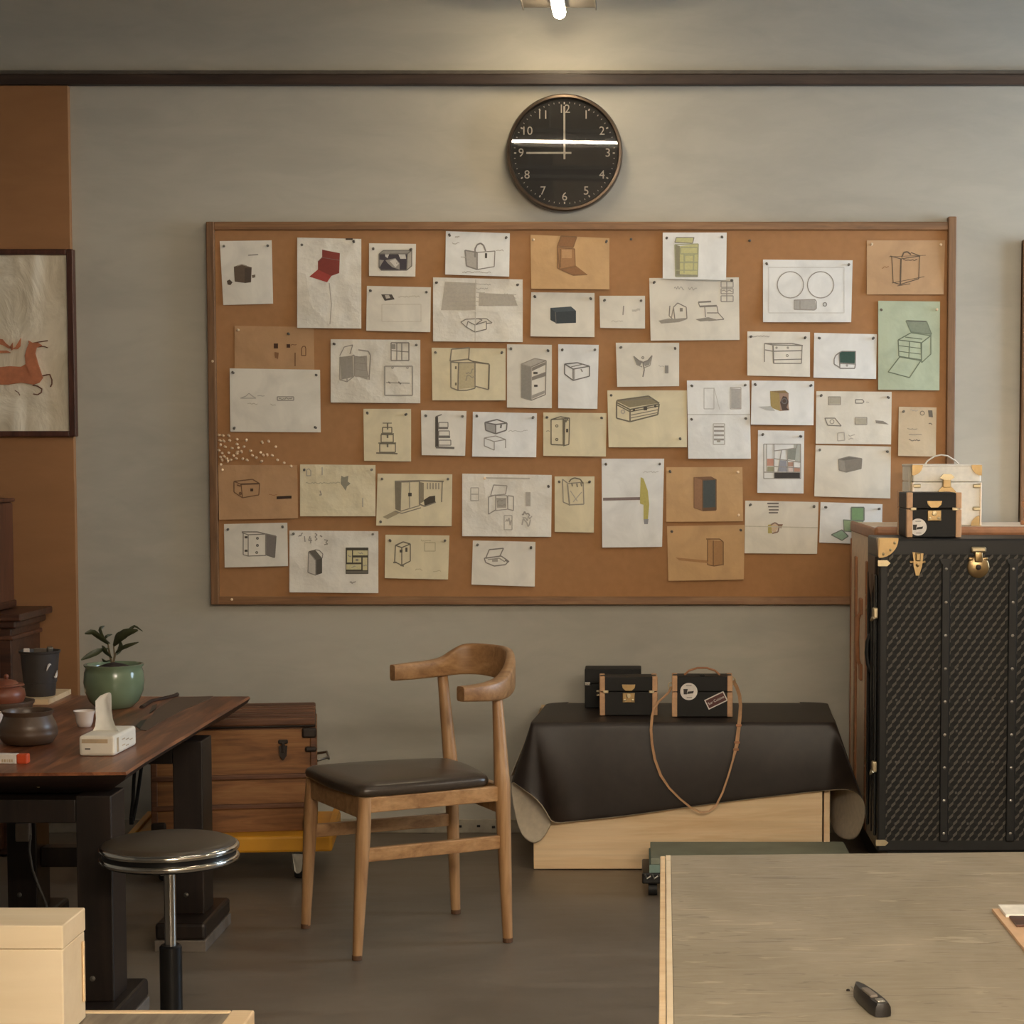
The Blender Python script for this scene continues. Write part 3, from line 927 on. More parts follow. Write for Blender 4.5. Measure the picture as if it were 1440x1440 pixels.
    S([(1148, 550), (1254, 551), (1253, 625), (1147, 624)], 'l', 1, 'pale sheet with six small separate part sketches', 'sheet of six small parts',
      [F([(1166, 558), (1182, 558), (1182, 568), (1166, 568)], (176, 168, 150)), RC(1165, 558, 1182, 569, G2), BX([(1203, 562), (1213, 562), (1215, 565), (1213, 567), (1203, 567)], G3), SQ(1218, 566, 1222, G1), BX([(1160, 588), (1174, 588), (1183, 599), (1164, 598)], G3, 1.3), CI(1170, 593, 3, G2, 1, 8), F([(1203, 588), (1219, 588), (1218, 597), (1203, 597)], (176, 168, 150)), RC(1203, 587, 1219, 597, G2), F([(1231, 591), (1242, 592), (1250, 597), (1232, 595)], G2), BX([(1178, 609), (1187, 608), (1188, 619), (1178, 620)], G1), SQ(1193, 612, 1202, G1), SQ(1193, 617, 1200, G1)])
    S([(1147, 626), (1253, 628), (1252, 701), (1145, 698)], 'l', 0, 'pale sheet with one small grey shaded box', 'sheet with the small grey box',
      [F([(1179, 646), (1188, 648), (1190, 664), (1180, 661)], (150, 143, 132)), F([(1188, 648), (1212, 645), (1211, 659), (1190, 664)], (132, 125, 115)), F([(1179, 646), (1194, 642), (1212, 645), (1188, 648)], (112, 106, 98)), BX([(1179, 646), (1194, 642), (1212, 645), (1211, 659), (1190, 664), (1180, 661)], G3), L([(1188, 648), (1190, 664)], G3), L([(1179, 646), (1188, 648), (1212, 645)], G3)])
    S([(1066, 605), (1131, 606), (1130, 694), (1065, 693)], 'c', 0, 'white sheet with a framed grid of slanted grey, pink and black patches', 'sheet with the coloured patches',
      [F([(1116, 625), (1126, 625), (1126, 650), (1118, 649)], (176, 178, 170)), F([(1106, 632), (1120, 630), (1118, 647), (1107, 646)], (136, 138, 128)), FR(1078, 645, 1088, 655, (196, 142, 122)), FR(1079, 656, 1088, 663, (160, 156, 126)), F([(1097, 647), (1106, 648), (1107, 663), (1094, 663)], (152, 152, 160)), FR(1108, 650, 1116, 656, (178, 140, 120)), FR(1116, 658, 1125, 664, (188, 140, 116)), FR(1109, 657, 1115, 664, (214, 196, 190)), FR(1089, 664.5, 1125, 673, (50, 42, 38)),
       RC(1074, 624.5, 1126, 673, G2, 1.1), L([(1088.5, 624), (1088.5, 673)], G2), L([(1078, 625), (1078, 663)], G1), L([(1074, 664), (1125, 664)], G2), L([(1089, 634), (1120, 630), (1121, 625)], G2), L([(1099, 633), (1094, 663)], G2), L([(1107, 632), (1108, 663)], G2), L([(1089, 645), (1126, 650)], G2), L([(1089, 656), (1125, 658)], G2), L([(1116, 649), (1116, 664)], G2)])
    S([(1048, 704), (1151, 706), (1149, 779), (1047, 778)], 'l', 1, 'pale sheet with four short black bars above a small ochre box', 'sheet with the black bars',
      [L([(1079, 708), (1095, 708)], DK, 2.2), L([(1080, 712.5), (1095, 712.5)], DK, 2.0), L([(1081, 717), (1095, 717)], DK, 2.0), L([(1081, 721), (1094, 721)], DK, 2.0), F([(1080, 738), (1085, 737), (1086, 750), (1080, 750)], (180, 164, 96)), F([(1085, 738), (1091, 736), (1096, 740), (1090, 749), (1085, 747)], (206, 180, 150)), L([(1084, 738), (1090, 735), (1096, 739), (1094, 748), (1086, 750)], (120, 84, 64), 2), F([(1093, 737), (1101, 737), (1099, 743), (1095, 742)], (140, 112, 92)), L([(1048, 740), (1150, 742)], (188, 180, 160), 1.2)])
    S([(1154, 706), (1241, 709), (1240, 766), (1152, 763)], 'c', 0, 'white sheet with three green panels, partly hidden by the pale trunk', 'sheet with the green panels',
      [F([(1197, 714), (1215, 714), (1215, 732), (1197, 731)], (124, 158, 112)), RC(1197, 713.5, 1215, 732, (70, 84, 62), 1.8), F([(1186, 731), (1214, 733), (1205, 748), (1187, 747)], (150, 168, 128)), BX([(1186, 731), (1214, 733), (1205, 748), (1187, 747)], (84, 96, 74)), F([(1169, 752), (1184, 745), (1193, 754), (1184, 760)], (146, 172, 148)), BX([(1169, 752), (1184, 745), (1193, 754), (1184, 760)], (70, 80, 66), 1.4)])
    S([(330, 458), (441, 460), (442, 520), (330, 520)], 'd', 1, 'tan sheet half covered by the blank sheet, with dark little squares', 'half covered tan sheet',
      [FR(385, 483, 391, 490, (66, 38, 22)), FR(403, 484, 408, 489, (66, 38, 22)), BX([(424, 500), (424, 490), (426, 487), (429, 487), (430, 490), (430, 500)], (100, 66, 42)), L([(415, 496), (415, 515)], (110, 74, 48), 1.6), F([(386, 495), (392, 496), (391, 505), (387, 503)], (136, 96, 64)), SQ(409, 485, 417, (116, 80, 52))], (((336, 464), 'b'), ((407, 470), 'd')), curl=0.002)
    S([(323, 518), (450, 520), (451, 608), (324, 607)], 'l', 0, 'large nearly blank sheet with a faint hat and a thin bar', 'large nearly blank sheet',
      [RC(390, 558, 413, 563, G2, 1.4), SQ(392, 560.5, 411, G2, 1.2), L([(338, 560), (346, 557), (350, 553), (355, 557), (360, 560), (338, 560)], G1, 1.2), SQ(362, 556, 372, G1), SQ(380, 569, 388, (180, 170, 150)), SQ(348, 568, 362, (180, 170, 150))], ((0, 'd'), (1, 'd'), (2, 'd'), (3, 'd')), layer=1.2, curl=0.003)
    gx = (150, 143, 132)
    S([(465, 477), (591, 478), (591, 567), (465, 566)], 'l', 2, 'large grey toned sheet with open wardrobe, drawer grid and square plan', 'sheet with wardrobe and drawer grid',
      [F([(478, 502), (496, 500), (497, 530), (480, 534)], gx), F([(499, 502), (516, 500), (517, 534), (499, 528)], (164, 156, 144))] + [BX([(478, 502), (488, 504), (488, 537), (478, 534)], G2), BX([(488, 504), (498, 499), (498, 529), (488, 537)], G2), L([(478, 500), (484, 488), (496, 485), (492, 498)], G2), BX([(499, 501), (512, 503), (518, 530), (499, 529)], G2), L([(504, 492), (518, 494), (521, 500), (519, 534)], G2, 1.8), L([(500, 510), (516, 512)], G2), L([(501, 519), (517, 522)], G2)] +
      [RC(550, 482, 575, 507, G3, 1.5), L([(550, 493), (575, 495)], G3), L([(558, 482), (558, 507)], G3), L([(565, 483), (565, 507)], G3), F([(550, 484), (556, 484), (556, 491), (550, 491)], gx), RC(541, 515, 580, 556, gx, 2), L([(543, 538), (576, 539)], G2, 1.2), L([(546, 537), (549, 539)], G3, 2), L([(560, 537), (564, 540)], G3, 2), CI(552, 517, 1.4, G2, 1, 6), CI(573, 517, 1.4, G2, 1, 6)])
    S([(607, 489), (711, 490), (711, 563), (608, 563)], 'b', 1, 'beige sheet with an open lidded cabinet with its door swung out', 'beige sheet with the cabinet door',
      [BX([(634, 509), (634, 545), (644, 549), (645, 510)], G3, 1.8), BX([(645, 510), (668, 510), (668, 546), (656, 549), (644, 549)], G3, 1.6), F([(646, 511), (667, 511), (667, 545), (646, 547)], (190, 176, 142)), BX([(633, 508), (635, 491), (660, 489), (659, 505)], G3, 1.8), BX([(668, 510), (688, 512), (687, 548), (668, 543)], G3, 1.6), L([(688, 513), (687, 547)], DK, 2.2), L([(658, 505), (664, 508), (688, 512)], DK, 1.8), L([(641, 515), (641, 519)], DK, 2.4), L([(641, 538), (641, 542)], DK, 2.4), SQ(655, 522, 666, G2, 1.2, 4), SQ(655, 532, 666, G2, 1.2, 4)])
    S([(511, 575), (578, 575), (578, 649), (512, 648)], 'b', 0, 'beige sheet with three cases stacked like a tiered cake', 'beige sheet with the stacked cases',
      [RC(538, 601, 551, 609, DK, 1.5), RC(536, 611, 553, 622, DK, 1.5), RC(534, 624, 556, 636, DK, 1.5), L([(529, 637), (559, 638)], DK, 2), L([(532, 623), (557, 623)], DK, 1.6), L([(536, 610), (554, 610)], DK, 1.6), L([(538, 595), (551, 595)], G3, 1.4), L([(545, 595), (545, 604)], DK, 2), L([(545, 611), (545, 616)], DK, 2.4), L([(545, 624), (545, 629)], DK, 2.4)])
    S([(592, 577), (656, 578), (654, 641), (593, 640)], 'w', 0, 'small white sheet with a black stepped rack of four trays', 'sheet with the black stepped rack',
      [F([(612, 586), (616, 586), (617, 628), (612, 629)], DK), L([(613, 586), (621, 583)], DK, 1.6), RC(617, 594, 630, 601, G3), L([(616, 602), (630, 602)], DK, 2.6), RC(617, 606, 632, 613, G3), L([(616, 614.5), (633, 614.5)], DK, 2.8), RC(617, 619, 634, 626, G3), L([(613, 629), (639, 630)], DK, 3)])
    S([(665, 579), (755, 581), (754, 643), (664, 642)], 'c', 1, 'bluish white sheet with a heavy lined square case above its fainter double', 'sheet with the doubled case',
      [F([(683, 594), (698, 596), (697, 610), (683, 605)], (164, 160, 156))] + [BX([(682, 594), (699, 590), (713, 595), (697, 597)], DK, 1.8), BX([(682, 594), (697, 597), (697, 610), (683, 605)], DK, 1.8), L([(713, 595), (712, 605), (697, 610)], DK, 1.8), L([(705, 597), (704, 602)], DK, 2.4), BX([(681, 616), (695, 621), (695, 633), (681, 627)], G2), L([(695, 621), (711, 618), (711, 630)], G2), L([(681, 616), (697, 613), (711, 618)], G2), SQ(715, 606, 742, (180, 176, 170), 0.9)])
    S([(713, 484), (776, 485), (776, 574), (713, 573)], 'l', 0, 'tall sheet with a shaded grey cabinet with two open shelves', 'sheet with the shaded cabinet',
      [F([(733, 512), (747, 516), (747, 563), (733, 559)], (140, 134, 124)), F([(733, 512), (752, 504), (768, 507), (747, 516)], (178, 170, 158)), BX([(747, 516), (768, 507), (767, 555), (747, 563)], G3, 1.4), BX([(733, 512), (747, 516), (747, 563), (733, 559)], G2), L([(733, 512), (752, 504), (768, 507)], G2), F([(748, 530), (767, 523), (767, 529), (748, 535)], G2), F([(748, 517), (767, 509), (767, 513), (748, 522)], G2), F([(748, 556), (766, 549), (766, 553), (748, 561)], G1), FR(750, 523, 756, 526, DK), FR(751, 541, 756, 544, DK)])
    S([(785, 484), (842, 485), (840, 575), (785, 574)], 'c', 0, 'tall white sheet with a plain outlined box with banded lid', 'tall sheet with the outlined box',
      [BX([(794, 512), (806, 519), (806, 535), (794, 526)], DK, 1.6), BX([(806, 519), (829, 515), (829, 529), (806, 535)], DK, 1.6), L([(794, 512), (812, 510), (829, 515)], DK, 1.6), L([(803, 516), (820, 512)], G3), L([(808, 518), (808, 534)], G3, 1), L([(817, 519), (819, 523)], G2, 1.8)])
    S([(764, 580), (853, 581), (852, 642), (764, 641)], 'b', 0, 'beige sheet with a studded upright case at its left', 'beige sheet with the studded case',
      [BX([(775, 590), (792, 589), (792, 626), (775, 625)], DK, 1.6), L([(792, 589), (801, 588), (800, 625), (792, 627)], DK, 1.5), L([(775, 590), (788, 586), (801, 588)], DK, 1.5), L([(794, 590), (793, 626)], DK, 2.4), CI(783, 599, 1.7, DK, 1.4, 7), CI(783, 618, 1.7, DK, 1.4, 7), FR(796, 603, 799, 608, DK), SQ(795, 592, 799, DK, 1.4, 3), SQ(768, 606, 773, G2)])
    S([(866, 482), (955, 482), (955, 543), (868, 544)], 'l', 0, 'pale sheet with a winged bird like figure in pencil', 'sheet with the winged figure',
      [F([(891, 501), (897, 506), (904, 508), (900, 514), (895, 513)], (140, 134, 126)), F([(917, 500), (912, 507), (904, 509), (907, 515), (913, 513)], (150, 144, 136)), L([(891, 501), (897, 506), (903, 510), (911, 507), (917, 500)], G3, 1.6), L([(904, 509), (906, 520), (904, 530)], G3, 1.8), CI(904, 503, 1.6, G2, 1.4, 8), L([(891, 501), (896, 513), (903, 516)], G2), L([(917, 500), (914, 514), (906, 517)], G2), FR(935, 514, 940, 525, (138, 132, 124)), SQ(926, 515, 934, (186, 180, 170))])
    S([(854, 549), (966, 549), (966, 629), (856, 629)], 'b', 0, 'beige sheet with a long slatted black outlined chest', 'beige sheet with the slatted chest',
      [F([(867, 564), (912, 557), (926, 567), (885, 573)], (142, 130, 104)), BX([(867, 566), (886, 576), (886, 593), (867, 588)], DK, 2), BX([(886, 576), (927, 568), (925, 583), (886, 593)], DK, 2), L([(867, 566), (868, 563), (912, 557), (927, 567)], DK, 2), L([(867, 569), (886, 579), (926, 571)], DK, 1.6), L([(876, 563), (918, 560)], G3), L([(886, 584), (926, 576)], G3, 1.3), L([(886, 588), (926, 580)], G3, 1.3), FR(905, 572, 910, 577, DK), FR(890, 575, 893, 578, DK), FR(920, 570, 923, 573, DK), CI(876, 579, 2.6, G1, 1.6, 8)], ((0, 'd'), ((957, 618), 'd')), layer=0)
    S([(966, 535), (1054, 535), (1056, 645), (968, 645)], 'c', 1, 'two joined pale sheets with faint cabinets above and a striped one below', 'sheet with the striped cabinet',
      [RC(990, 546, 1004, 575, (176, 172, 166), 1), F([(1028, 546), (1042, 547), (1042, 575), (1028, 574)], (172, 168, 162)), RC(1027, 545, 1042, 575, G1), RC(1003, 596, 1019, 625, G1, 1.2)] + [L([(1004, 600 + 6 * k), (1018, 600 + 6 * k)], G2, 2.6) for k in range(4)] + [FR(1008, 618, 1013, 622, G1), L([(967, 583), (1055, 583)], (190, 186, 178), 1.2), L([(1004, 545), (1012, 576)], (190, 186, 178), 0.8)],
      (((972, 542), 'd'), ((1047, 542), 'd'), ((972, 589), 'd'), ((1048, 588), 'd')), layer=1.0)
    kk = (96, 66, 44)
    S([(307, 654), (418, 654), (419, 729), (308, 731)], 'd', 1, 'tan sheet with an ink cube and a short black dash', 'tan sheet with the ink cube',
      [BX([(329, 677), (339, 681), (341, 700), (329, 692)], kk, 1.4), BX([(339, 681), (365, 680), (364, 696), (341, 700)], kk, 1.4), L([(329, 677), (355, 674), (365, 680)], kk, 1.6), L([(338, 681), (365, 680)], (70, 46, 30), 2.2), FR(352, 687, 356, 691, (60, 40, 26)), SQ(333, 684, 340, kk, 2, 2), CI(338, 694, 1.6, kk, 2, 6), F([(389, 698), (410, 697), (410, 701), (389, 702)], (46, 28, 18)), SQ(378, 696, 390, (150, 104, 68))], ((0, 'b'), ((410, 656), 'b')))
    S([(422, 653), (528, 654), (528, 726), (422, 726)], 'b', 2, 'crumpled beige sheet with a grey downward arrow shape', 'crumpled beige sheet',
      [F([(480, 669), (484, 671), (490, 669), (489, 677), (493, 680), (488, 684), (486, 690), (482, 684), (479, 680), (483, 676)], (140, 134, 116)), BX([(431, 661), (434, 659), (437, 662), (437, 669), (431, 669)], G1, 1.4), L([(453, 657), (453, 668)], G1, 1.6), L([(450, 690), (452, 696), (449, 696)], G2, 1.6), L([(510, 700), (510, 713)], G1, 1.6), SQ(430, 679, 478, (176, 166, 140), 1.2)])
    S([(315, 737), (404, 735), (405, 796), (316, 798)], 'l', 0, 'cream sheet with a studded cabinet whose dark door stands open', 'sheet with the dark open door',
      [F([(374, 751), (388, 754), (386, 784), (374, 780)], (118, 110, 104)), BX([(374, 751), (388, 754), (386, 784), (374, 780)], DK, 1.8), BX([(349, 752), (374, 751), (374, 781), (349, 782)], G3, 1.3), L([(340, 749), (349, 752)], G3), L([(342, 750), (342, 780), (349, 782)], G3), L([(340, 748), (362, 748), (374, 751), (388, 754)], G3, 1.6), FR(344, 754, 348, 757, DK), FR(344, 773, 348, 776, DK), CI(362, 757, 1.5, DK, 1.4, 6), CI(362, 767, 1.5, DK, 1.4, 6), CI(361, 777, 1.5, DK, 1.4, 6)])
    yb, yd = (206, 196, 152), (62, 56, 44)
    S([(407, 746), (532, 747), (532, 834), (407, 833)], 'w', 2, 'large creased sheet with a slant topped bin and a yellow drawer grid', 'sheet with the yellow drawer grid',
      [F([(434, 776), (444, 788), (444, 809), (433, 805)], (196, 188, 176)), F([(434, 775), (443, 773), (453, 785), (444, 788)], (92, 86, 76)), F([(444, 788), (453, 785), (453, 806), (444, 809)], (72, 66, 58)), BX([(434, 776), (444, 788), (444, 809), (433, 805)], G3), L([(443, 773), (449, 774), (454, 779), (453, 785)], G3),
       FR(486, 770, 518, 807, yd), FR(488, 774, 495, 791, yb), FR(496.5, 774, 517, 781, yb), FR(496.5, 784, 508, 791, yb), FR(510, 784, 516.5, 802, yb), FR(487, 793.5, 508, 801, yb), FR(487, 803, 517, 806, (104, 98, 88)), FR(500, 786, 504, 789, G2), SQ(489, 782, 494, G2, 1.2), SQ(504, 778, 510, G2, 1.2), SQ(494, 797, 500, G2, 1.2), SQ(511, 795, 516, G2),
       SQ(420, 752, 426, G2, 1.3, 3), L([(428, 754), (429, 762)], G2, 1.5), L([(436, 754), (434, 760), (439, 760)], G2, 1.5), L([(437, 756), (437, 764)], G2, 1.5), L([(443, 750), (446, 752), (443, 755), (446, 758), (443, 760)], G2, 1.5), L([(450, 753), (453, 755)], G2, 2), L([(456, 759), (461, 760), (458, 763), (461, 765), (456, 766)], G2, 1.5), SQ(492, 819, 500, G2, 1.5, 2)], (((413, 751), 'd'), ((524, 751), 'd')))
    S([(531, 666), (636, 667), (635, 740), (529, 739)], 'b', 0, 'beige sheet with a tall wardrobe beside an open clothes rail', 'beige sheet with the wardrobe',
      [F([(555, 677), (564, 678), (563, 719), (556, 716)], (124, 114, 96)), F([(538, 727), (556, 718), (563, 721), (545, 730)], (158, 146, 120)), BX([(564, 678), (590, 677), (590, 711), (563, 719)], G3, 1.3), L([(555, 677), (590, 676), (624, 677)], G3, 2), L([(576, 678), (576, 714)], G2), FR(574, 693, 579, 698, DK), L([(590, 677), (590, 709), (597, 712), (613, 706)], G3, 2), F([(591, 678), (596, 679), (596, 705), (591, 708)], (140, 128, 106)), F([(596, 703), (604, 698), (612, 697), (612, 706), (597, 711)], (66, 58, 48)), L([(622, 677), (621, 706)], G3, 1.6)] + [L([(601 + 4 * k, 679), (601 + 4 * k, 688)], G2, 1.6) for k in range(5)] + [L([(556, 719), (565, 722), (592, 714)], G3, 1.4)], ((0, 'd'), (1, 'd'), (3, 'd')), layer=0.8)
    S([(650, 666), (776, 668), (775, 755), (650, 754)], 'w', 2, 'large creased sheet with a folding screen cabinet and plans around it', 'sheet with the folding cabinet',
      [BX([(694, 682), (713, 683), (711, 695), (690, 697)], G2, 1.3), BX([(687, 699), (697, 696), (697, 717), (687, 723)], G2, 1.5), BX([(697, 697), (713, 697), (714, 716), (697, 718)], G2, 1.2), BX([(714, 697), (722, 698), (722, 718), (714, 716)], G2, 1.5), F([(698, 700), (712, 700), (712, 714), (699, 714)], (170, 162, 150)), SQ(699, 704, 711, G2, 1.6, 2), SQ(700, 710, 711, G2, 1.6, 2), RC(662, 686, 673, 704, G1), L([(662, 695), (673, 695)], G1), F([(739, 692), (746, 692), (746, 712), (739, 712)], (180, 172, 160)), RC(709, 725, 720, 745, G1, 1.3), SQ(711, 735, 719, G1, 1.6, 7), SQ(734, 722, 745, G2, 1.8, 4), SQ(734, 735, 746, G1, 1.8, 6), SQ(735, 730, 748, G1, 1.6, 5), L([(682, 672), (745, 673)], (176, 168, 154), 2)], (((681, 673), 'b'), ((771, 683), 'd')))
    S([(542, 752), (632, 753), (630, 815), (541, 813)], 'b', 0, 'beige sheet with a small tall trunk at left and faint notes at right', 'beige sheet with the small trunk',
      [BX([(556, 767), (565, 770), (565, 795), (555, 790)], DK, 1.6), BX([(565, 770), (577, 765), (577, 789), (565, 795)], DK, 1.6), L([(556, 767), (567, 762), (577, 765)], DK, 1.8), FR(562, 773, 566, 777, DK), FR(570, 770, 573, 776, DK), L([(553, 791), (558, 791)], DK, 2), L([(563, 795), (568, 796)], DK, 2), RC(597, 763, 612, 775, (184, 170, 138)), SQ(592, 760, 606, (180, 166, 134)), SQ(584, 801, 594, (180, 166, 134)), SQ(609, 803, 620, (180, 166, 134))])
    S([(665, 760), (753, 762), (752, 825), (663, 822)], 'w', 0, 'cream sheet with a flat open case like a record player', 'sheet with the flat open case',
      [BX([(688, 773), (708, 771), (703, 782), (683, 785)], G3, 1.6), L([(681, 785), (705, 782), (715, 789), (711, 794), (695, 796), (683, 791), (681, 785)], G3, 1.6), L([(686, 787), (702, 785), (710, 790)], G2), FR(692, 786, 700, 790, G1), L([(710, 788), (716, 790)], G3, 2)])
    S([(780, 670), (836, 670), (835, 749), (780, 748)], 'b', 0, 'narrow beige sheet with a lantern like bag drawn near the top', 'narrow beige sheet',
      [L([(791, 674), (792, 706), (801, 710)], G2, 1.6), L([(798, 681), (801, 711)], G2, 2), L([(791, 674), (799, 680), (820, 678), (821, 709), (801, 710)], G2, 1.6), L([(800, 678), (803, 674), (808, 672), (816, 674), (820, 680)], DK, 1.8), L([(804, 679), (805, 684)], G3, 2), L([(811, 680), (812, 685)], G3, 2), L([(817, 679), (818, 684)], G3, 2), L([(802, 690), (812, 705)], G1), L([(818, 692), (806, 706)], G1)])
    S([(846, 645), (934, 645), (931, 769), (847, 770)], 'c', 0, 'tall white sheet with a yellow headed hammer', 'sheet with the hammer',
      [F([(848, 700), (900, 699), (900, 703), (848, 704)], (134, 112, 106)), L([(848, 702), (900, 700)], (104, 84, 78), 1.2), F([(901, 671), (905, 673), (911, 690), (913, 710), (911, 732), (905, 731), (905, 710), (900, 708), (900, 698), (902, 694)], (186, 174, 96)), F([(905, 730), (912, 730), (911, 737), (906, 737)], (142, 142, 146)), SQ(905, 664, 926, (192, 188, 182))], curl=0.01, layer=0)
    S([(938, 740), (1047, 738), (1046, 815), (940, 817)], 'k', 1, 'lower kraft sheet with a plain pencilled upright box', 'lower kraft sheet',
      [F([(995, 758), (1003, 760), (1003, 796), (995, 793)], (178, 136, 92)), F([(1003, 760), (1016, 761), (1016, 794), (1003, 796)], (168, 126, 84)), L([(993, 758), (1012, 758), (1017, 762), (1017, 795)], kk, 1.5), L([(995, 759), (995, 794), (1004, 796), (1016, 794)], kk, 1.3), L([(1003, 760), (1003, 796)], kk, 1.4), F([(950, 784), (994, 788), (996, 792), (955, 788)], (170, 128, 86))], layer=0.6)
    S([(937, 657), (1044, 657), (1045, 733), (937, 734)], 'k', 1, 'kraft sheet with a cabinet painted in dark teal', 'kraft sheet with the teal cabinet',
      [F([(976, 671), (988, 675), (988, 718), (976, 714)], (150, 112, 84)), F([(976, 671), (1000, 670), (1007, 674), (988, 675)], (128, 94, 70)), F([(988, 675), (1007, 674), (1007, 717), (988, 718)], (70, 80, 82)), BX([(988, 675), (1007, 674), (1007, 717), (988, 718)], (90, 66, 50), 1.6), F([(989, 714), (1007, 713), (1007, 718), (988, 719)], (104, 78, 58)), L([(976, 671), (976, 714), (988, 718)], (120, 86, 62))], ((0, 'd'), ((1037, 664), 'b'), ((1038, 725), 'b')))


sheets()
SPARE = [(310, 612), (315, 613), (323, 614), (334, 618), (324, 620), (346, 620), (311, 620.5), (316.5, 621.5), (334.5, 625), (310, 627), (344, 628), (328, 630.5), (334.5, 630), (318.5, 629), (354, 634), (309.5, 634), (313, 637.5), (321, 636), (336, 635), (328, 640), (334.5, 638), (340, 636.5), (366, 636.5), (378.5, 621.5), (369.5, 623.5), (388, 628), (376, 641), (361, 643), (356, 641), (369, 648), (311, 643.5), (316.5, 643), (320, 644.5), (326, 646.5), (333.5, 645), (342, 644.5), (349, 648), (313, 648.5), (320, 649.5), (310.5, 653), (391, 647), (400, 651), (384, 641), (371, 641)]
ORD = ['first', 'second', 'third', 'fourth', 'fifth', 'sixth', 'seventh', 'eighth', 'ninth', 'tenth', 'eleventh', 'twelfth']
rows_ = {}
for p in SPARE:
    rows_.setdefault(min(5, int((p[1] - 611) / 7)), []).append(p)
for r_k in sorted(rows_):
    for c_k, (px, py) in enumerate(sorted(rows_[r_k])):
        pin(px, py, 'b', 'spare brass push pin, %s from the left in the %s row of the loose cluster' % (ORD[c_k], ORD[r_k]), 'spare push pins', 0.0005, (prnd.uniform(-0.5, 0.2), prnd.uniform(-0.4, 0.4)))
pin(1055, 338, 'd', 'dark push pin alone in bare cork left of the two circles sheet', None, 0.0005)
pin(888, 336, 'd', 'dark push pin alone in bare cork right of the kraft open trunk sheet', None, 0.0005)

# ------------------------------------------------------------------ wall clock
cc = PY(793.5, 214, YW - 0.05)
cr_ = (875 - 713) / 2 / (FX / (YW - 0.04))
ck = thing('wall_clock', (cc.x, YW, cc.z - cr_), 'round black wall clock with white numerals above the cork board', 'clock')
RX = Matrix.Rotation(R(90), 3, 'X')
b = MB()
b.lathe([(cr_ - 0.006, 0.0), (cr_, 0.008), (cr_ + 0.0, 0.04), (cr_ - 0.004, 0.047), (cr_ - 0.011, 0.048), (cr_ - 0.014, 0.042), (cr_ - 0.014, 0.03)], (cc.x, YW, cc.z), 64, M=RX)
b.build('case', M['clock_rim'], ck, 50)
MB().lathe([(cr_ - 0.0145, 0.02), (cr_ - 0.0145, 0.031)], (cc.x, YW, cc.z), 64, M=RX).build('dial', M['clock_black'], ck)
yd_ = YW - 0.0316
b = MB()
for k in range(60):
    a = 2 * PI * k / 60
    r0 = cr_ - (0.026 if k % 5 else 0.028)
    w, h = (0.0018, 0.0045) if k % 5 else (0.0042, 0.0068)
    Mr = Matrix.Rotation(a, 3, 'Y')
    b.box(Vector((cc.x, yd_, cc.z)) + Mr @ Vector((0, 0, r0)), (w, 0.0008, h), 0, 0, Mr)
b.build('minute_track', M['clock_white'], ck)


def text_mesh(s, size, name, mat, parent, T):
    cu = bpy.data.curves.new(name, 'FONT')
    cu.body = s
    cu.size = size
    cu.align_x = 'CENTER'
    cu.align_y = 'CENTER'
    cu.extrude = 0.0004
    cu.resolution_u = 3
    to = bpy.data.objects.new(name, cu)
    COL.objects.link(to)
    dg = bpy.context.evaluated_depsgraph_get()
    dg.update()
    me = bpy.data.meshes.new_from_object(to.evaluated_get(dg))
    bpy.data.objects.remove(to)
    me.transform(T)
    me.transform(Matrix.Translation(-Vector(parent.location)))
    me.materials.clear()
    me.materials.append(mat)
    o = bpy.data.objects.new(name, me)
    COL.objects.link(o)
    o.parent = parent
    return o


for k in range(1, 13):
    a = 2 * PI * k / 12
    rr = cr_ - 0.047
    T = Matrix.Translation((cc.x + rr * math.sin(a), yd_, cc.z + rr * math.cos(a))) @ Matrix.Rotation(R(90), 4, 'X')
    text_mesh(str(k), 0.038, 'numeral', M['clock_white'], ck, T)
for nm, a, l0, l1, w, yy in (('hour_hand', -90, -0.022, 0.121, 0.006, 0.0345), ('minute_hand', 0, -0.02, 0.146, 0.0062, 0.037)):
    Mr = Matrix.Rotation(R(a), 3, 'Y')
    MB().box(Vector((cc.x, YW - yy, cc.z)) + Mr @ Vector((0, 0, (l0 + l1) / 2)), (w, 0.0015, l1 - l0), 0.0004, 0, Mr).build(nm, M['clock_white'], ck)
MB().lathe([(0.005, 0.03), (0.005, 0.0385), (0.0005, 0.039)], (cc.x, YW, cc.z), 16, M=RX).build('centre_cap', M['clock_white'], ck)
MB().lathe([(cr_ - 0.0135, 0.0425), (cr_ - 0.0135, 0.0438)], (cc.x, YW, cc.z), 64, M=RX).build('glass', M['glass'], ck)

# ------------------------------------------------------------------ deer picture on the tan wall
YP = YW - 0.055
pz1, pz0, pxr = PY(100, 350, YP).z, PY(106, 614, YP).z, PY(104.5, 480, YP).x
pw = 1.15
pic = thing('framed_picture', (pxr - pw / 2, YW - 0.025, pz0), 'framed pale leather picture with an orange leaping deer on the tan wall', 'picture')
pf = 0.022
MB().box((pxr - pf / 2, YW - 0.04, (pz0 + pz1) / 2), (pf, 0.03, pz1 - pz0), 0.003).build('frame_rail', M['red_frame'], pic)
MB().box((pxr - pw + pf / 2, YW - 0.04, (pz0 + pz1) / 2), (pf, 0.03, pz1 - pz0), 0.003).build('frame_rail', M['red_frame'], pic)
for z in (pz0 + 0.009, pz1 - 0.009):
    MB().box((pxr - pw / 2, YW - 0.04, z), (pw - 2 * pf, 0.028, 0.018), 0.003).build('frame_rail', M['red_frame'], pic)
YC = YW - 0.036
b = MB()
n, m = 90, 40
rows = []
rr_ = random.Random(3)
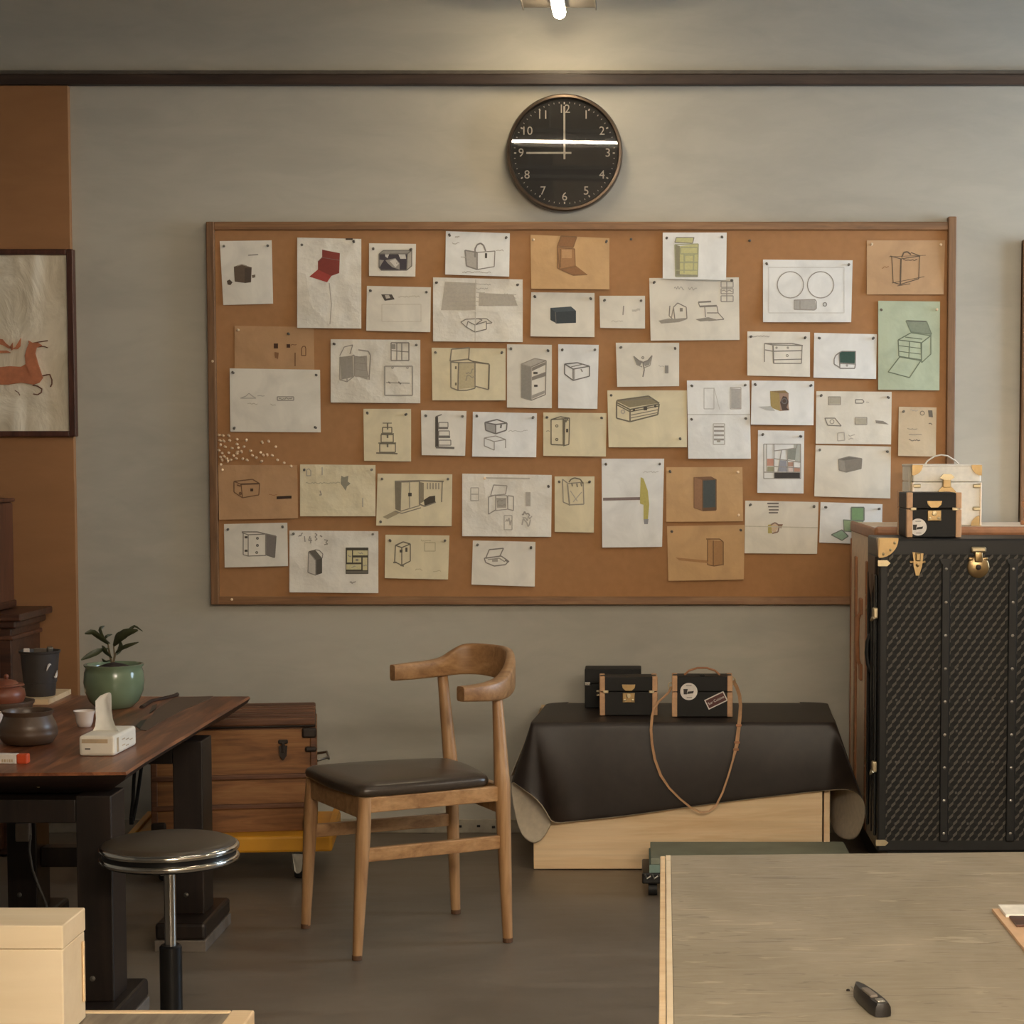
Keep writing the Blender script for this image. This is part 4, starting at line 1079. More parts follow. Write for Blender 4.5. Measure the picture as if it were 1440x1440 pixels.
folds = [(rr_.uniform(0, pw), rr_.uniform(0.15, 0.6), rr_.uniform(-0.5, 0.5), rr_.uniform(0.002, 0.006)) for _ in range(26)]
for j in range(m + 1):
    row = []
    for i in range(n + 1):
        x = pxr - pw + 0.02 + (pw - 0.04) * i / n
        z = pz0 + 0.016 + (pz1 - pz0 - 0.032) * j / m
        u, v = (x - (pxr - pw)), j / m
        edge = min(1, (pxr - 0.045 - x) / 0.05) if x > pxr - 0.1 else 1
        h = 0
        for fx, ln, sl, am in folds:
            d = (u - fx - sl * (v - 0.5) * 0.25) / 0.016
            h += am * math.exp(-d * d) * abs(v - 0.45) * 2
        row.append(Vector((x, YC - max(0, edge) * h * 0.8, z)))
    rows.append(row)
b.patch(rows)
b.build('leather_sheet', M['canvas'], pic, 180)


def relief(pts, th=0.006):
    return [PY(x, y, YC - 0.004) for x, y in pts], Vector((0, -th, 0))


b = MB()
for pts in ([(-6, 517), (14, 515), (30, 516), (37, 512), (41, 513), (52, 512), (58, 527), (61, 531), (56, 538), (48, 541), (30, 538), (12, 541), (-6, 541)],
            [(37, 512), (36, 500), (39, 489), (42, 482), (41, 479), (46, 482), (54, 482), (60, 486), (52, 489), (50, 497), (54, 511), (60, 529), (44, 527)]):
    p, d = relief(pts, 0.006 if pts[0][0] < 0 else 0.0085)
    b.prism(p, d)
for f in b.bm.faces[:]:
    if len(f.verts) > 4:
        bmesh.ops.triangulate(b.bm, faces=[f])
b.build('deer_body', M['deer'], pic)
b = MB()
for pts, w in (([(46, 482.5), (54, 481), (67, 479)], 1.5), ([(54, 488), (62, 487), (67, 489)], 1.3), ([(41, 482), (40, 479), (43, 481)], 1.5), ([(58, 529), (66, 527), (70, 526.5), (73, 534), (73, 540), (71, 544)], 1.9), ([(46, 541.5), (53, 543), (59, 547), (58, 552), (53, 555), (47, 554)], 1.9), ([(21, 549), (26, 552), (28, 556)], 1.2)):
    P_ = [PY(x, y, YC - 0.006) for x, y in pts]
    b.tube(P_, w / 2 / (FX / YC), 6)
b.build('deer_legs', plain('brown legs', (112, 70, 44), 0.7), pic)
b = MB()
for pts in ([(-4, 476), (4, 477), (9, 483), (18, 490), (12, 490), (4, 485), (-4, 484)], [(18, 491), (22, 488), (30, 475), (29, 487), (25, 491)], [(14, 488), (18, 482), (19, 490), (17, 493)], [(-4, 493), (10, 493), (16, 496), (-4, 497)]):
    p, d = relief(pts, 0.004)
    b.prism(p, d)
b.build('second_figure', M['deer'], pic)

# ------------------------------------------------------------------ dark cabinet and box at the left edge
cxr = PY(70, 853, 6.30).x
ctop = PY(70, 853, 6.30).z
wcab, cy0, cy1 = 0.9, 6.0, 6.33
cb = thing('cabinet', (cxr - wcab / 2, 6.17, 0), 'dark antique wooden cabinet behind the tea table at the left edge', 'cabinet')
xm, ym_ = cxr - wcab / 2, (cy0 + cy1) / 2
MB().box((xm - 0.01, ym_, ctop / 2 - 0.02), (wcab - 0.05, cy1 - cy0 - 0.04, ctop - 0.05), 0.004).build('carcass', M['antique'], cb)
MB().box((xm, ym_, ctop - 0.011), (wcab, cy1 - cy0, 0.022), 0.004).build('top', M['antique'], cb)
MB().box((xm - 0.005, ym_, ctop - 0.034), (wcab - 0.025, cy1 - cy0 - 0.02, 0.024), 0.006).build('moulding', M['antique'], cb)
MB().box((xm - 0.008, ym_, ctop - 0.075), (wcab - 0.04, cy1 - cy0 - 0.03, 0.014), 0.004).build('moulding', M['antique_v'], cb)
fy = cy0 + 0.02
for k in range(2):
    xx = xm + (wcab - 0.1) * (0.25 if k else -0.25)
    dr = MB().box((xx, fy - 0.005, ctop - 0.15), (wcab / 2 - 0.09, 0.014, 0.11), 0.004).build('drawer', M['antique_v'], cb)
    MB().lathe([(0.004, 0), (0.004, 0.012), (0.011, 0.016), (0.009, 0.024), (0.001, 0.026)], (xx, fy - 0.012, ctop - 0.15), 14, M=RX).build('knob', M['trunk_dark'], dr)
    dd = MB().box((xx, fy - 0.005, ctop - 0.48), (wcab / 2 - 0.09, 0.014, 0.48), 0.004).build('door', M['antique_v'], cb)
    b = MB()
    for s_k in (-1, 1):
        b.bar((xx - s_k * 0.11, fy - 0.014, ctop - 0.68), (xx + s_k * 0.11, fy - 0.014, ctop - 0.28), 0.018, 0.01, 0.003)
    b.build('lattice', M['antique'], dd)
bxr = PY(20, 780, 6.26).x
btop = PY(18, 706, 6.2).z
wb = thing('wooden_box', (bxr - 0.2, 6.16, ctop), 'reddish brown wooden box standing on the dark cabinet at the left edge', 'box')
MB().box((bxr - 0.2, 6.16, (ctop + btop) / 2 + 0.0005), (0.4, 0.2, btop - ctop - 0.002), 0.008).build('body', M['antique_v'], wb)
MB().box((bxr - 0.2, 6.16, btop + 0.006), (0.41, 0.21, 0.012), 0.004).build('lid', M['antique_v'], wb)
MB().box((bxr - 0.2, 6.16, ctop + 0.014), (0.41, 0.21, 0.024), 0.006).build('plinth', M['antique'], wb)

# ------------------------------------------------------------------ tea table
TZ = 0.56
tt = thing('tea_table', (-1.4, 4.8, 0), 'dark low tea table with a live edge slab top and grey resin inlay', 'table')
edge = [(178, 1086), (205, 1068), (238, 1048), (270, 1029), (300, 1010), (327, 994), (352, 979)]
E_ = [PZ(x, y, TZ) for x, y in edge]
out_t = [Vector((-2.25, 4.13, TZ)), Vector((-1.75, 4.12, TZ)), Vector((-1.40, 4.135, TZ)), Vector((-1.22, 4.145, TZ))] + E_ + [Vector((-1.30, 5.47, TZ)), Vector((-1.6, 5.5, TZ)), Vector((-2.25, 5.5, TZ))]
cen = Vector((-1.7, 4.8, 0))


def ins(p, k, dz):
    d = Vector((cen.x - p.x, cen.y - p.y, 0)).normalized()
    return Vector((p.x + d.x * k, p.y + d.y * k, p.z + dz))


b = MB()
b.loft([[ins(p, 0.15, -0.062) for p in out_t], [ins(p, 0.085, -0.054) for p in out_t], [ins(p, 0.010, -0.018) for p in out_t], [ins(p, 0.0, -0.006) for p in out_t], [ins(p, 0.004, 0) for p in out_t]])
for f in b.bm.faces:
    if f.calc_center_median().z < TZ - 0.0075:
        f.material_index = 1
b.build('slab_top', [M['table_wood'], M['slab_edge']], tt, 40)
inlay = [(198, 1027), (193, 1022), (199, 1017), (212, 1010), (218, 1000), (228, 993), (246, 981.5), (300, 979.5), (295, 984), (262, 997), (240, 1008), (222, 1018), (206, 1028)]
MB().prism([PZ(x, y, TZ - 0.0002) for x, y in inlay], (0, 0, 0.0016)).build('resin_inlay', M['resin'], tt)
b = MB()
for pts in ([(196, 1025), (191, 1021), (198, 1014), (206, 1012), (204, 1016)], [(210, 1003), (214, 993), (221, 990), (219, 997), (214, 1001)]):
    b.prism([PZ(x, y, TZ + 0.001) for x, y in pts], (0, 0, 0.0012))
b.build('bark_hollow', M['table_dark'], tt)
b = MB()
rid = [(199, 995), (213, 986), (228, 983), (246, 978.5), (249, 976.5)]
b.tube([PZ(x, y, TZ + 0.002) for x, y in rid], 0.006, 8)
b.build('bark_ridge', M['slab_edge'], tt, 60)


def leg_set(px_r, yf, parent):
    xw = 0.075
    for x in (px_r, px_r - 0.42):
        lg = MB().box((x - xw / 2, yf + 0.055, 0.07 + 0.22), (xw, 0.11, 0.44), 0.003).build('leg', M['table_dark'], parent)
        ft = MB()
        ft.box((x - xw / 2, yf + 0.045, 0.050), (xw + 0.05, 0.30, 0.042), 0.008)
        ft.build('foot', M['table_dark'], lg)
        MB().box((x - xw / 2, yf + 0.045, 0.0145), (xw + 0.052, 0.302, 0.029), 0.002).build('foot_pad', M['stone_pad'], lg)
        MB().lathe([(0.006, 0), (0.006, 0.002), (0.001, 0.003)], (x - xw * 0.6, yf, 0.12), 10, M=RX).build('bolt', M['steel'], lg)
    MB().box((px_r - 0.21 - xw / 2, yf + 0.05, 0.21), (0.34, 0.05, 0.05), 0.003).build('stretcher', M['table_dark'], parent)
    MB().box((px_r - 0.21 - xw / 2, yf + 0.055, 0.475), (0.34, 0.09, 0.05), 0.003).build('rail', M['table_dark'], parent)


leg_set(-1.113, 4.153, tt)
leg_set(-1.098, 4.957, tt)
MB().lathe([(0.006, 0), (0.005, 0.002), (0.001, 0.003)], PY(54, 1104, 4.185), 12, M=RX).build('bolt', M['brass_pale'], tt)

# things on the tea table ------------------------------------------------
# plank with the charcoal bucket
pk = [PZ(100, 976, TZ), PZ(68, 991, TZ), PZ(-30, 990, TZ), PZ(-30, 974, TZ)]
MB().loft([[p for p in pk], [p + Vector((0, 0, 0.014)) for p in pk]]).build('wooden_plank', M['pine'])
tag(bpy.data.objects['wooden_plank'], 'short pale wooden plank under the charcoal bucket', 'plank')
bc = PZ(57, 978, TZ + 0.014)
sc_ = bc.y / FX
bk = thing('bucket', (bc.x, bc.y, TZ + 0.014), 'charcoal grey tapered bucket standing on a plank on the tea table', 'bucket')
r0, r1, hb = 20.5 * sc_, 28 * sc_, 64 * sc_
b = MB()
b.lathe([(r0 * 0.96, 0.0), (r0, 0.002), (r0 * 1.07, hb * 0.3), (r0 * 1.12, hb * 0.305), (r1 * 0.95, hb * 0.94), (r1, hb * 0.95), (r1 * 1.03, hb), (r1 * 0.97, hb), (r1 * 0.88, hb * 0.8), (r0 * 0.9, 0.02), (0.002, 0.02)], (bc.x, bc.y, TZ + 0.014), 40)
b.build('body', M['bucket'], bk, 40)
b = MB()
lc = Vector((bc.x, bc.y, TZ + 0.014 + hb * 0.6))
for a0, a1, dz in ((R(-54), R(-38), 0.005), (R(-28), R(-12), -0.012)):
    pts = []
    for k in range(7):
        a = a0 + (a1 - a0) * k / 6
        rr2 = r1 * 0.905 + 0.002
        s = math.sin(k / 6 * PI) * 0.008
        pts.append(lc + Vector((rr2 * math.cos(a), rr2 * math.sin(a), dz + (0.016 * (k / 6 - 0.5) + s if dz > 0 else 0.016 * (k / 6 - 0.5) - s))))
    b.tube(pts, [0.0005, 0.002, 0.003, 0.0034, 0.003, 0.002, 0.0005], 6)
b.build('crescent_mark', M['sticker'], bk)
tz = TZ + 0.014 + hb


def small_box(name, c, s, mat, label, cat, rz=0, tilt=0.0, bev=0.002):
    o = MB().box((0, 0, s[2] / 2), s, bev).build(name, mat, None, local=True)
    o.location = c
    o.rotation_euler = (tilt, 0, rz)
    return tag(o, label, cat)


small_box('eraser_block', (bc.x - 18 * sc_, bc.y - 0.004, tz - 0.05), (0.016, 0.012, 0.056), M['porcelain'], 'small white block sticking out of the charcoal bucket', 'block', 0.2)
small_box('grey_tool', (bc.x + 2 * sc_, bc.y, tz - 0.06), (0.036, 0.014, 0.066), M['adapter'], 'flat grey green tool lying in the charcoal bucket', 'tool', -0.15)
small_box('grey_wedge', (bc.x + 14 * sc_, bc.y - 0.002, tz - 0.055), (0.014, 0.016, 0.066), M['steel'], 'grey wedge tool standing at the right inside the bucket', 'tool', 0.5, 0.12)

# green pot with plant
pc = PZ(161, 995, TZ)
ps = pc.y / FX
pt = thing('potted_plant', (pc.x, pc.y, TZ), 'small leafy plant in a glossy green round pot on the tea table', 'plant')
RB, HB = 42 * ps, 62 * ps
prof = [(RB * 0.55, 0.0), (RB * 0.62, 0.003), (RB * 0.82, HB * 0.16), (RB * 0.96, HB * 0.38), (RB * 1.0, HB * 0.6), (RB * 0.97, HB * 0.82), (RB * 0.92, HB * 0.92), (RB * 0.985, HB * 0.97), (RB * 0.99, HB), (RB * 0.9, HB), (RB * 0.84, HB * 0.93), (RB * 0.86, HB * 0.8), (RB * 0.7, HB * 0.5), (0.002, HB * 0.5)]
MB().lathe(prof, (pc.x, pc.y, TZ), 48).build('pot', M['green_glaze'], pt, 60)
b = MB()
b.lathe([(RB * 0.85, HB * 0.86), (RB * 0.6, HB * 0.93), (RB * 0.3, HB * 1.0), (0.002, HB * 1.04)], (pc.x, pc.y, TZ), 24)
b.build('soil', M['soil'], pt, 180)


def leaf(pts, w, name='leaf'):
    """Lanceolate blade along a px path, given depth offset dy."""
    P_ = [PY(x, y, pc.y + dy) for x, y, dy in pts]
    n = 8
    Q = []
    for i in range(n + 1):
        t = i / n * (len(P_) - 1)
        k = min(int(t), len(P_) - 2)
        Q.append(P_[k].lerp(P_[k + 1], t - k))
    b = MB()
    g = []
    for i, p in enumerate(Q):
        t = i / n
        ww = w * ps * (math.sin(PI * (0.06 + 0.9 * t)) ** 0.8) / 2
        d = (Q[min(i + 1, n)] - Q[max(i - 1, 0)]).normalized()
        s = d.cross(Vector((0.25, 1, 0.3))).normalized()
        nn = d.cross(s)
        g.append([p - s * ww, p - s * ww * 0.5 + nn * ww * 0.22, p + nn * ww * 0.35, p + s * ww * 0.5 + nn * ww * 0.22, p + s * ww])
    b.patch(g)
    b.build(name, M['leaf'], pt, 180, fix=False)


for pts, w in (([(152, 906, 0), (140, 896, -0.02), (130, 888, -0.03), (119, 891, -0.04)], 10), ([(150, 905, 0), (143, 893, -0.01), (140, 884, 0), (147, 880, 0.01)], 6), ([(153, 912, 0), (140, 915, -0.03), (127, 921, -0.04), (114, 928, -0.05)], 9), ([(155, 905, 0), (148, 900, 0.02), (150, 894, 0.03), (158, 892, 0.04)], 5),
               ([(160, 908, 0), (167, 897, -0.02), (178, 889, -0.03), (194, 886, -0.04)], 13), ([(172, 895, 0), (183, 884, 0.02), (190, 880, 0.02), (201, 888, 0.02)], 4), ([(163, 918, 0), (172, 911, -0.02), (182, 907, -0.03), (195, 903, -0.03)], 6), ([(157, 925, 0), (149, 918, -0.02), (146, 912, -0.03), (143, 908, -0.02)], 8),
               ([(161, 922, 0), (168, 915, 0.02), (170, 908, 0.03), (169, 901, 0.03)], 8), ([(156, 928, 0), (150, 930, -0.03), (147, 930, -0.04), (143, 926, -0.04)], 5), ([(166, 905, 0), (164, 898, 0.0), (167, 892, 0), (172, 888, 0)], 8)):
    leaf(pts, w)
b = MB()
for pts in ([(158, 937), (154, 922), (152, 906)], [(158, 937), (161, 922), (160, 908), (172, 895)], [(158, 936), (156, 926), (153, 912)], [(159, 936), (163, 918)]):
    b.tube([PY(x, y, pc.y + 0.002) for x, y in pts], 0.0022, 6)
b.build('stem', M['stem'], pt, 60)

# clay pot, dark bowl, teapot, cups
kc = PZ(40, 1046, TZ)
ks = kc.y / FX
kr, kh = 41 * ks, 48 * ks
o = MB().lathe([(kr * 0.6, 0), (kr * 0.82, 0.004), (kr * 0.98, kh * 0.26), (kr * 1.0, kh * 0.36), (kr * 0.97, kh * 0.42), (kr * 0.985, kh * 0.45), (kr * 0.93, kh * 0.62), (kr * 0.84, kh * 0.78), (kr * 0.8, kh * 0.86), (kr * 0.86, kh * 0.95), (kr * 0.88, kh), (kr * 0.82, kh), (kr * 0.74, kh * 0.88), (kr * 0.8, kh * 0.6), (kr * 0.6, 0.012), (0.002, 0.012)], (kc.x, kc.y, TZ), 48).build('clay_pot', M['clay'], None, 50)
tag(o, 'squat dark brown clay pot with flared rim on the tea table', 'pot')
oc = PZ(2, 1012, TZ)
os_ = oc.y / FX
orr = 46 * os_
o = MB().lathe([(orr * 0.8, 0), (orr * 0.9, 0.004), (orr * 0.93, 20 * os_), (orr, 24 * os_), (orr * 1.0, 27 * os_), (orr * 0.93, 27 * os_), (orr * 0.86, 22 * os_), (0.002, 22 * os_)], (oc.x, oc.y, TZ), 48).build('clay_stove', M['clay'], None, 50)
tag(o, 'dark round clay stand behind the squat pot, carrying the red teapot', 'stand')
tz0 = TZ + 22 * os_
tp = thing('teapot', (oc.x, oc.y, tz0), 'reddish brown clay teapot sitting on the dark clay stand', 'teapot')
tr = 32 * os_
tcx = oc.x + 2 * os_
MB().lathe([(tr * 0.6, 0.0005), (tr * 0.9, 0.006), (tr * 1.0, 12 * os_), (tr * 0.95, 20 * os_), (tr * 0.8, 24 * os_), (tr * 0.78, 25.5 * os_), (tr * 0.95, 27 * os_), (tr * 0.9, 29 * os_), (0.002, 29 * os_)], (tcx, oc.y, tz0), 40).build('body', M['red_clay'], tp, 50)
ld = MB().lathe([(tr * 0.7, 29 * os_), (tr * 0.6, 33 * os_), (tr * 0.2, 36 * os_), (0.002, 36.5 * os_)], (tcx, oc.y, tz0), 30).build('lid', M['red_clay'], tp, 60)
MB().lathe([(0.003, 35 * os_), (0.006, 39 * os_), (0.005, 42 * os_), (0.001, 43 * os_)], (tcx + 6 * os_, oc.y, tz0), 14).build('knob', M['red_clay'], ld, 60)


def cup(px, py, rpx, hpx, label, mat):
    c = PZ(px, py, TZ)
    s = c.y / FX
    r, h = rpx * s, hpx * s
    o = MB().lathe([(r * 0.5, 0), (r * 0.58, 0.001), (r * 0.74, h * 0.3), (r * 0.84, h * 0.75), (r * 0.98, h * 0.96), (r, h), (r * 0.93, h * 0.985), (r * 0.78, h * 0.7), (r * 0.5, h * 0.15), (0.001, h * 0.12)], (c.x, c.y, TZ), 32).build('tea_cup', mat, None, 60)
    tag(o, label, 'cup')


cup(119, 1022, 15.5, 23, 'small white porcelain cup behind the tissue box', M['porcelain'])
cup(-9, 1024, 15, 22, 'pale cup cut off by the left border beside the squat pot', M['porcelain'])

# tissue box
q0, q1, q2 = PZ(112, 1063.5, TZ), PZ(163, 1063.5, TZ), PZ(184, 1047.5, TZ)
tw = (q1 - q0).length
td = q2.y - q1.y
th = 29 * q0.y / FX
tb = thing('tissue_box', ((q0.x + q1.x) / 2, q0.y + td / 2, TZ), 'white tissue box with a tissue standing out of it, on the tea table', 'tissue box', None, R(-1.5))
MB().box((0, 0, th / 2), (tw, td, th), 0.007, seg=3).build('carton', M['tissue_box'], tb, local=True)
MB().box((-0.004, -td / 2 - 0.0003, th * 0.74), (tw * 0.72, 0.0006, th * 0.2)).build('printed_band', M['carton_print'], tb, local=True)
MB().box((-tw * 0.25, -td / 2 - 0.0003, th * 0.36), (tw * 0.15, 0.0006, th * 0.06)).build('printed_dash', M['ink_dark'], tb, local=True)
b = MB()
for k in range(5):
    b.box((tw / 2 + 0.0003, -td * 0.1 + 0.03 * (k % 3), th * (0.65 - 0.1 * k)), (0.0006, 0.022, th * 0.05))
b.box((tw / 2 + 0.0003, -td * 0.36, th * 0.5), (0.0006, 0.014, th * 0.7))
b.build('printed_lines', M['carton_print'], tb, local=True)
b = MB()
prof_t = [(0.0, -0.03, 0.034), (0.012, -0.024, 0.026), (0.03, -0.022, 0.02), (0.05, -0.022, 0.017), (0.07, -0.021, 0.016), (0.082, -0.010, 0.0155), (0.088, 0.004, 0.0145)]
ringsf, ringsb = [], []
for z, x0, x1 in prof_t:
    rf = []
    for k in range(9):
        u = k / 8
        x = x0 + (x1 - x0) * u - 0.004
        yv = 0.012 * math.sin(u * PI * 1.3) * (1 - z * 4) + 0.003 * math.sin(u * 9 + z * 60)
        rf.append(Vector((x, yv - 0.005, th + z - 0.002)))
    ringsf.append(rf)
b.patch(ringsf)
b.patch([[p + Vector((0, 0.0012, 0)) for p in r] for r in ringsf])
b.build('tissue', M['tissue'], tb, 180, local=True)

# white and orange carton at the table's near edge
g0 = PZ(39, 1074, TZ)
gs = g0.y / FX
mk = thing('marker_box', (g0.x - 0.06, g0.y + 0.01, TZ), 'slim white carton with an orange end by the squat clay pot', 'carton', None, R(-2))
hh = 13.5 * gs
MB().box((-0.012, 0, hh / 2), (0.096, 0.02, hh), 0.0015).build('sleeve', M['sticker'], mk, local=True)
MB().box((0.048, 0, hh / 2), (0.024, 0.0205, hh * 1.04), 0.003).build('end_cap', M['orange'], mk, local=True)
b = MB()
for k, w in enumerate((0.003, 0.004, 0.002, 0.004, 0.003)):
    b.box((-0.0 + k * 0.0052 + 0.006, -0.0103, hh * 0.33), (w, 0.0006, hh * 0.3))
b.build('printed_letters', M['carton_print'], mk, local=True)

# ------------------------------------------------------------------ clutter under the tea table
ad = PY(46, 1162, 5.02)
pa = thing('power_adapter', (ad.x, ad.y, ad.z - 0.03), 'grey power adapter with a cable hanging on the far table leg', 'adapter')
MB().box((ad.x, 4.944, ad.z), (0.036, 0.024, 0.046), 0.003).build('plug_block', M['adapter'], pa)
MB().tube([PY(x, y, yv) for x, y, yv in ((43, 1174, 4.94), (41, 1196, 4.93), (46, 1225, 4.92), (55, 1248, 4.91), (65, 1272, 4.90), (72, 1300, 4.88))], 0.0035, 8).build('cable', M['cable'], pa, 60)
b = MB()
bag = [(-0.28, 0), (-0.2, 0.03), (0.0, 0.04), (0.1, 0.0), (0.06, -0.12), (-0.25, -0.12)]
bgc = Vector((-1.72, 4.75, 0))
rg = []
for z, k, sx in ((0.001, 1.0, 0.0), (0.06, 1.06, 0.01), (0.14, 0.98, 0.0), (0.22, 0.82, -0.03), (0.27, 0.6, -0.05), (0.29, 0.3, -0.06)):
    rg.append([bgc + Vector((0.15 * k * math.cos(2 * PI * t / 20) * (1 + 0.08 * math.sin(5 * t + z * 30)) + sx, 0.13 * k * math.sin(2 * PI * t / 20) * (1 + 0.08 * math.cos(3 * t + z * 20)), z)) for t in range(20)])
b.loft(rg)
o = b.build('cloth_bag', M['cloth_dark'], None, 70)
tag(o, 'slumped dark grey cloth bag on the floor under the tea table', 'bag')
sp = thing('hanging_strap', PY(190, 1100, 5.4), 'dark doubled leather strap hanging behind the tea table', 'strap')
for nm, pts in (('strap_strand', [(190, 1076), (188, 1100), (187, 1125), (184, 1152)]), ('strap_strand', [(200, 1070), (196, 1100), (192, 1128), (187, 1154)])):
    b = MB()
    P_ = [PY(x, y, 5.43) for x, y in pts]
    b.tube(P_, 0.005, 8, flat=0.5)
    b.build(nm, M['black_trim'], sp, 60)
MB().box(PY(185, 1154, 5.43), (0.012, 0.008, 0.022), 0.002).build('strap_tip', M['black_trim'], sp)

# ------------------------------------------------------------------ cart and old wooden trunk
def frame_from(A, Bp):
    d = (Bp - A)
    d.z = 0
    w = d.length
    return math.atan2(d.y, d.x), w


DZ = 0.135
A, Bp = PZ(176, 1179, DZ), PZ(467, 1175, DZ)
rz, w = frame_from(A, Bp)
rz = R(5)
mid = (A + Bp) / 2
ct = thing('platform_cart', (mid.x, mid.y, 0), 'yellow platform cart on black casters carrying the old wooden trunk', 'cart', None, rz)
dep = 0.40
MB().box((0, dep / 2, DZ - 0.024), (w, dep, 0.048), 0.008).build('deck', M['yellow'], ct, local=True)
b = MB()
for s in (-1, 1):
    b.box((s * (w / 2 - 0.012), dep / 2, DZ + 0.004), (0.02, dep - 0.02, 0.01), 0.003)
b.build('deck_rim', M['yellow'], ct, local=True)
for sx in (-1, 1):
    for yy in (0.06, dep - 0.06):
        xx = sx * (w / 2 - 0.10)
        cst = MB().box((xx, yy, DZ - 0.052), (0.05, 0.05, 0.008), 0.002).build('caster', M['steel'], ct, local=True)
        b = MB()
        for k in (-1, 1):
            b.prism([(xx + k * 0.017, yy - 0.02, DZ - 0.056), (xx + k * 0.017, yy + 0.02, DZ - 0.056), (xx + k * 0.017, yy + 0.01, 0.026), (xx + k * 0.017, yy - 0.01, 0.026)], (0.002 * k, 0, 0))
        b.build('fork', M['steel'], cst, local=True)
        MB().prism([(xx - 0.016, yy - 0.037, DZ - 0.057), (xx + 0.016, yy - 0.037, DZ - 0.057), (xx + 0.010, yy - 0.042, 0.03), (xx + 0.004, yy - 0.042, 0.022), (xx - 0.004, yy - 0.042, 0.022), (xx - 0.010, yy - 0.042, 0.03)], (0, 0.003, 0)).build('fork_plate', M['steel'], cst, local=True)
        MB().lathe([(0.012, -0.012), (0.033, -0.012), (0.0355, -0.007), (0.0355, 0.007), (0.033, 0.012), (0.012, 0.012)], (xx, yy, 0.0362), 24, M=Matrix.Rotation(R(90), 3, 'Y')).build('wheel', M['rubber'], cst, 40, local=True)

A, Bp = PZ(214, 1173, DZ), PZ(446, 1168, DZ)
w = (Bp - A).length
mid = (A + Bp) / 2
rzt = R(9)
tk = thing('wooden_chest', (mid.x, mid.y + 0.0, DZ), 'old wooden trunk with slatted lid and iron corners on the yellow cart', 'trunk', None, rzt)
hF = PY(400, 1024, 5.72).z - DZ
dpt = 0.36
MB().box((0, dpt / 2, hF / 2), (w - 0.012, dpt - 0.012, hF - 0.002), 0.003).build('body', M['trunk_slat'], tk, local=True)
bands = [(0.0, 0.235), (0.262, 0.52), (0.545, 0.985)]
for (a, e) in bands:
    MB().box((0, 0.003, hF * (a + e) / 2), (w - 0.03, 0.012, hF * (e - a)), 0.002).build('front_board', M['trunk_wood'], tk, local=True)
    MB().box((w / 2 - 0.004, dpt / 2, hF * (a + e) / 2), (0.01, dpt - 0.04, hF * (e - a)), 0.002).build('side_board', M['trunk_wood'], tk, local=True)
for a in (0.248, 0.532):
    MB().box((0, -0.003, hF * a), (w, 0.014, 0.016), 0.004).build('front_slat', M['trunk_slat'], tk, local=True)
for s in (-1, 1):
    MB().box((s * (w / 2 - 0.009), -0.001, hF / 2), (0.018, 0.016, hF), 0.003).build('edge_post', M['trunk_slat'], tk, local=True)
MB().box((0, dpt / 2, hF + 0.004), (w - 0.004, dpt, 0.008), 0.003).build('lid', M['trunk_dark'], tk, local=True)  # dark lid colour paints the shadow gaps between the slats
for k in range(6):
    yy = 0.012 + (dpt - 0.024) * k / 5
    MB().box((0, yy, hF + 0.017 + 0.008 * math.sin(PI * k / 5)), (w - 0.006, 0.034, 0.022), 0.005).build('lid_slat', M['trunk_slat'], tk, local=True)
for s in (-1, 1):
    for z, hh_, ww_ in ((hF - 0.016, 0.03, 0.042), (0.02, 0.03, 0.042), (hF - 0.064, 0.016, 0.034)):
        MB().box((s * (w / 2 - ww_ / 2 + 0.001), -0.004, z), (ww_, 0.02, hh_), 0.006).build('corner_bracket', M['trunk_dark'], tk, local=True)
lx_ = w / 2 - 0.095
b = MB()
b.prism([(lx_ - 0.012, -0.004, hF - 0.052), (lx_ + 0.012, -0.004, hF - 0.052), (lx_ + 0.01, -0.004, hF - 0.08), (lx_, -0.004, hF - 0.094), (lx_ - 0.01, -0.004, hF - 0.08)], (0, -0.012, 0))
b.box((lx_, -0.008, hF - 0.04), (0.028, 0.01, 0.012), 0.003)
b.box((lx_, -0.012, hF - 0.058), (0.01, 0.012, 0.03), 0.003)
b.build('latch', M['trunk_dark'], tk, local=True)
for s in (-1, 1):
    b = MB()
    b.tube([(s * (w / 2 + 0.002), dpt * 0.3, hF * 0.62), (s * (w / 2 + 0.03), dpt * 0.34, hF * 0.64), (s * (w / 2 + 0.036), dpt * 0.5, hF * 0.6), (s * (w / 2 + 0.03), dpt * 0.66, hF * 0.64), (s * (w / 2 + 0.002), dpt * 0.7, hF * 0.62)], 0.004, 8)
    b.build('handle', M['steel'], tk, 60, local=True)

# ------------------------------------------------------------------ stool
sx_ = PY(238, 1195, 4.0).x
sr = 98 / (FX / 4.0)
sz = PY(238, 1190, 4.0).z
st = thing('round_stool', (sx_, 4.0, 0), 'round stool with brown padded seat and double chrome rim beside the tea table', 'stool')
MB().lathe([(sr * 0.5, -0.012), (sr * 0.93, -0.012), (sr * 0.95, 0.003), (sr * 0.94, 0.008), (sr * 0.85, 0.013), (sr * 0.5, 0.017), (0.002, 0.018)], (sx_, 4.0, sz), 64).build('seat', plain('brown vinyl', (70, 60, 48), 0.38, 0, 0.04, 60), st, 60)
b = MB()
for zz in (0.001, -0.020):
    b.tube([(sx_ + (sr - 0.006) * math.cos(2 * PI * k / 64), 4.0 + (sr - 0.006) * math.sin(2 * PI * k / 64), sz - 0.002 + zz) for k in range(64)], 0.0066, 10, wrap=True)
b.build('chrome_rim', M['chrome'], st, 180)
MB().lathe([(sr * 0.92, -0.032), (sr * 0.955, -0.02), (sr * 0.955, -0.004), (0.01, -0.012), (0.01, -0.032)], (sx_, 4.0, sz), 48).build('seat_pan', M['black_metal'], st, 40)
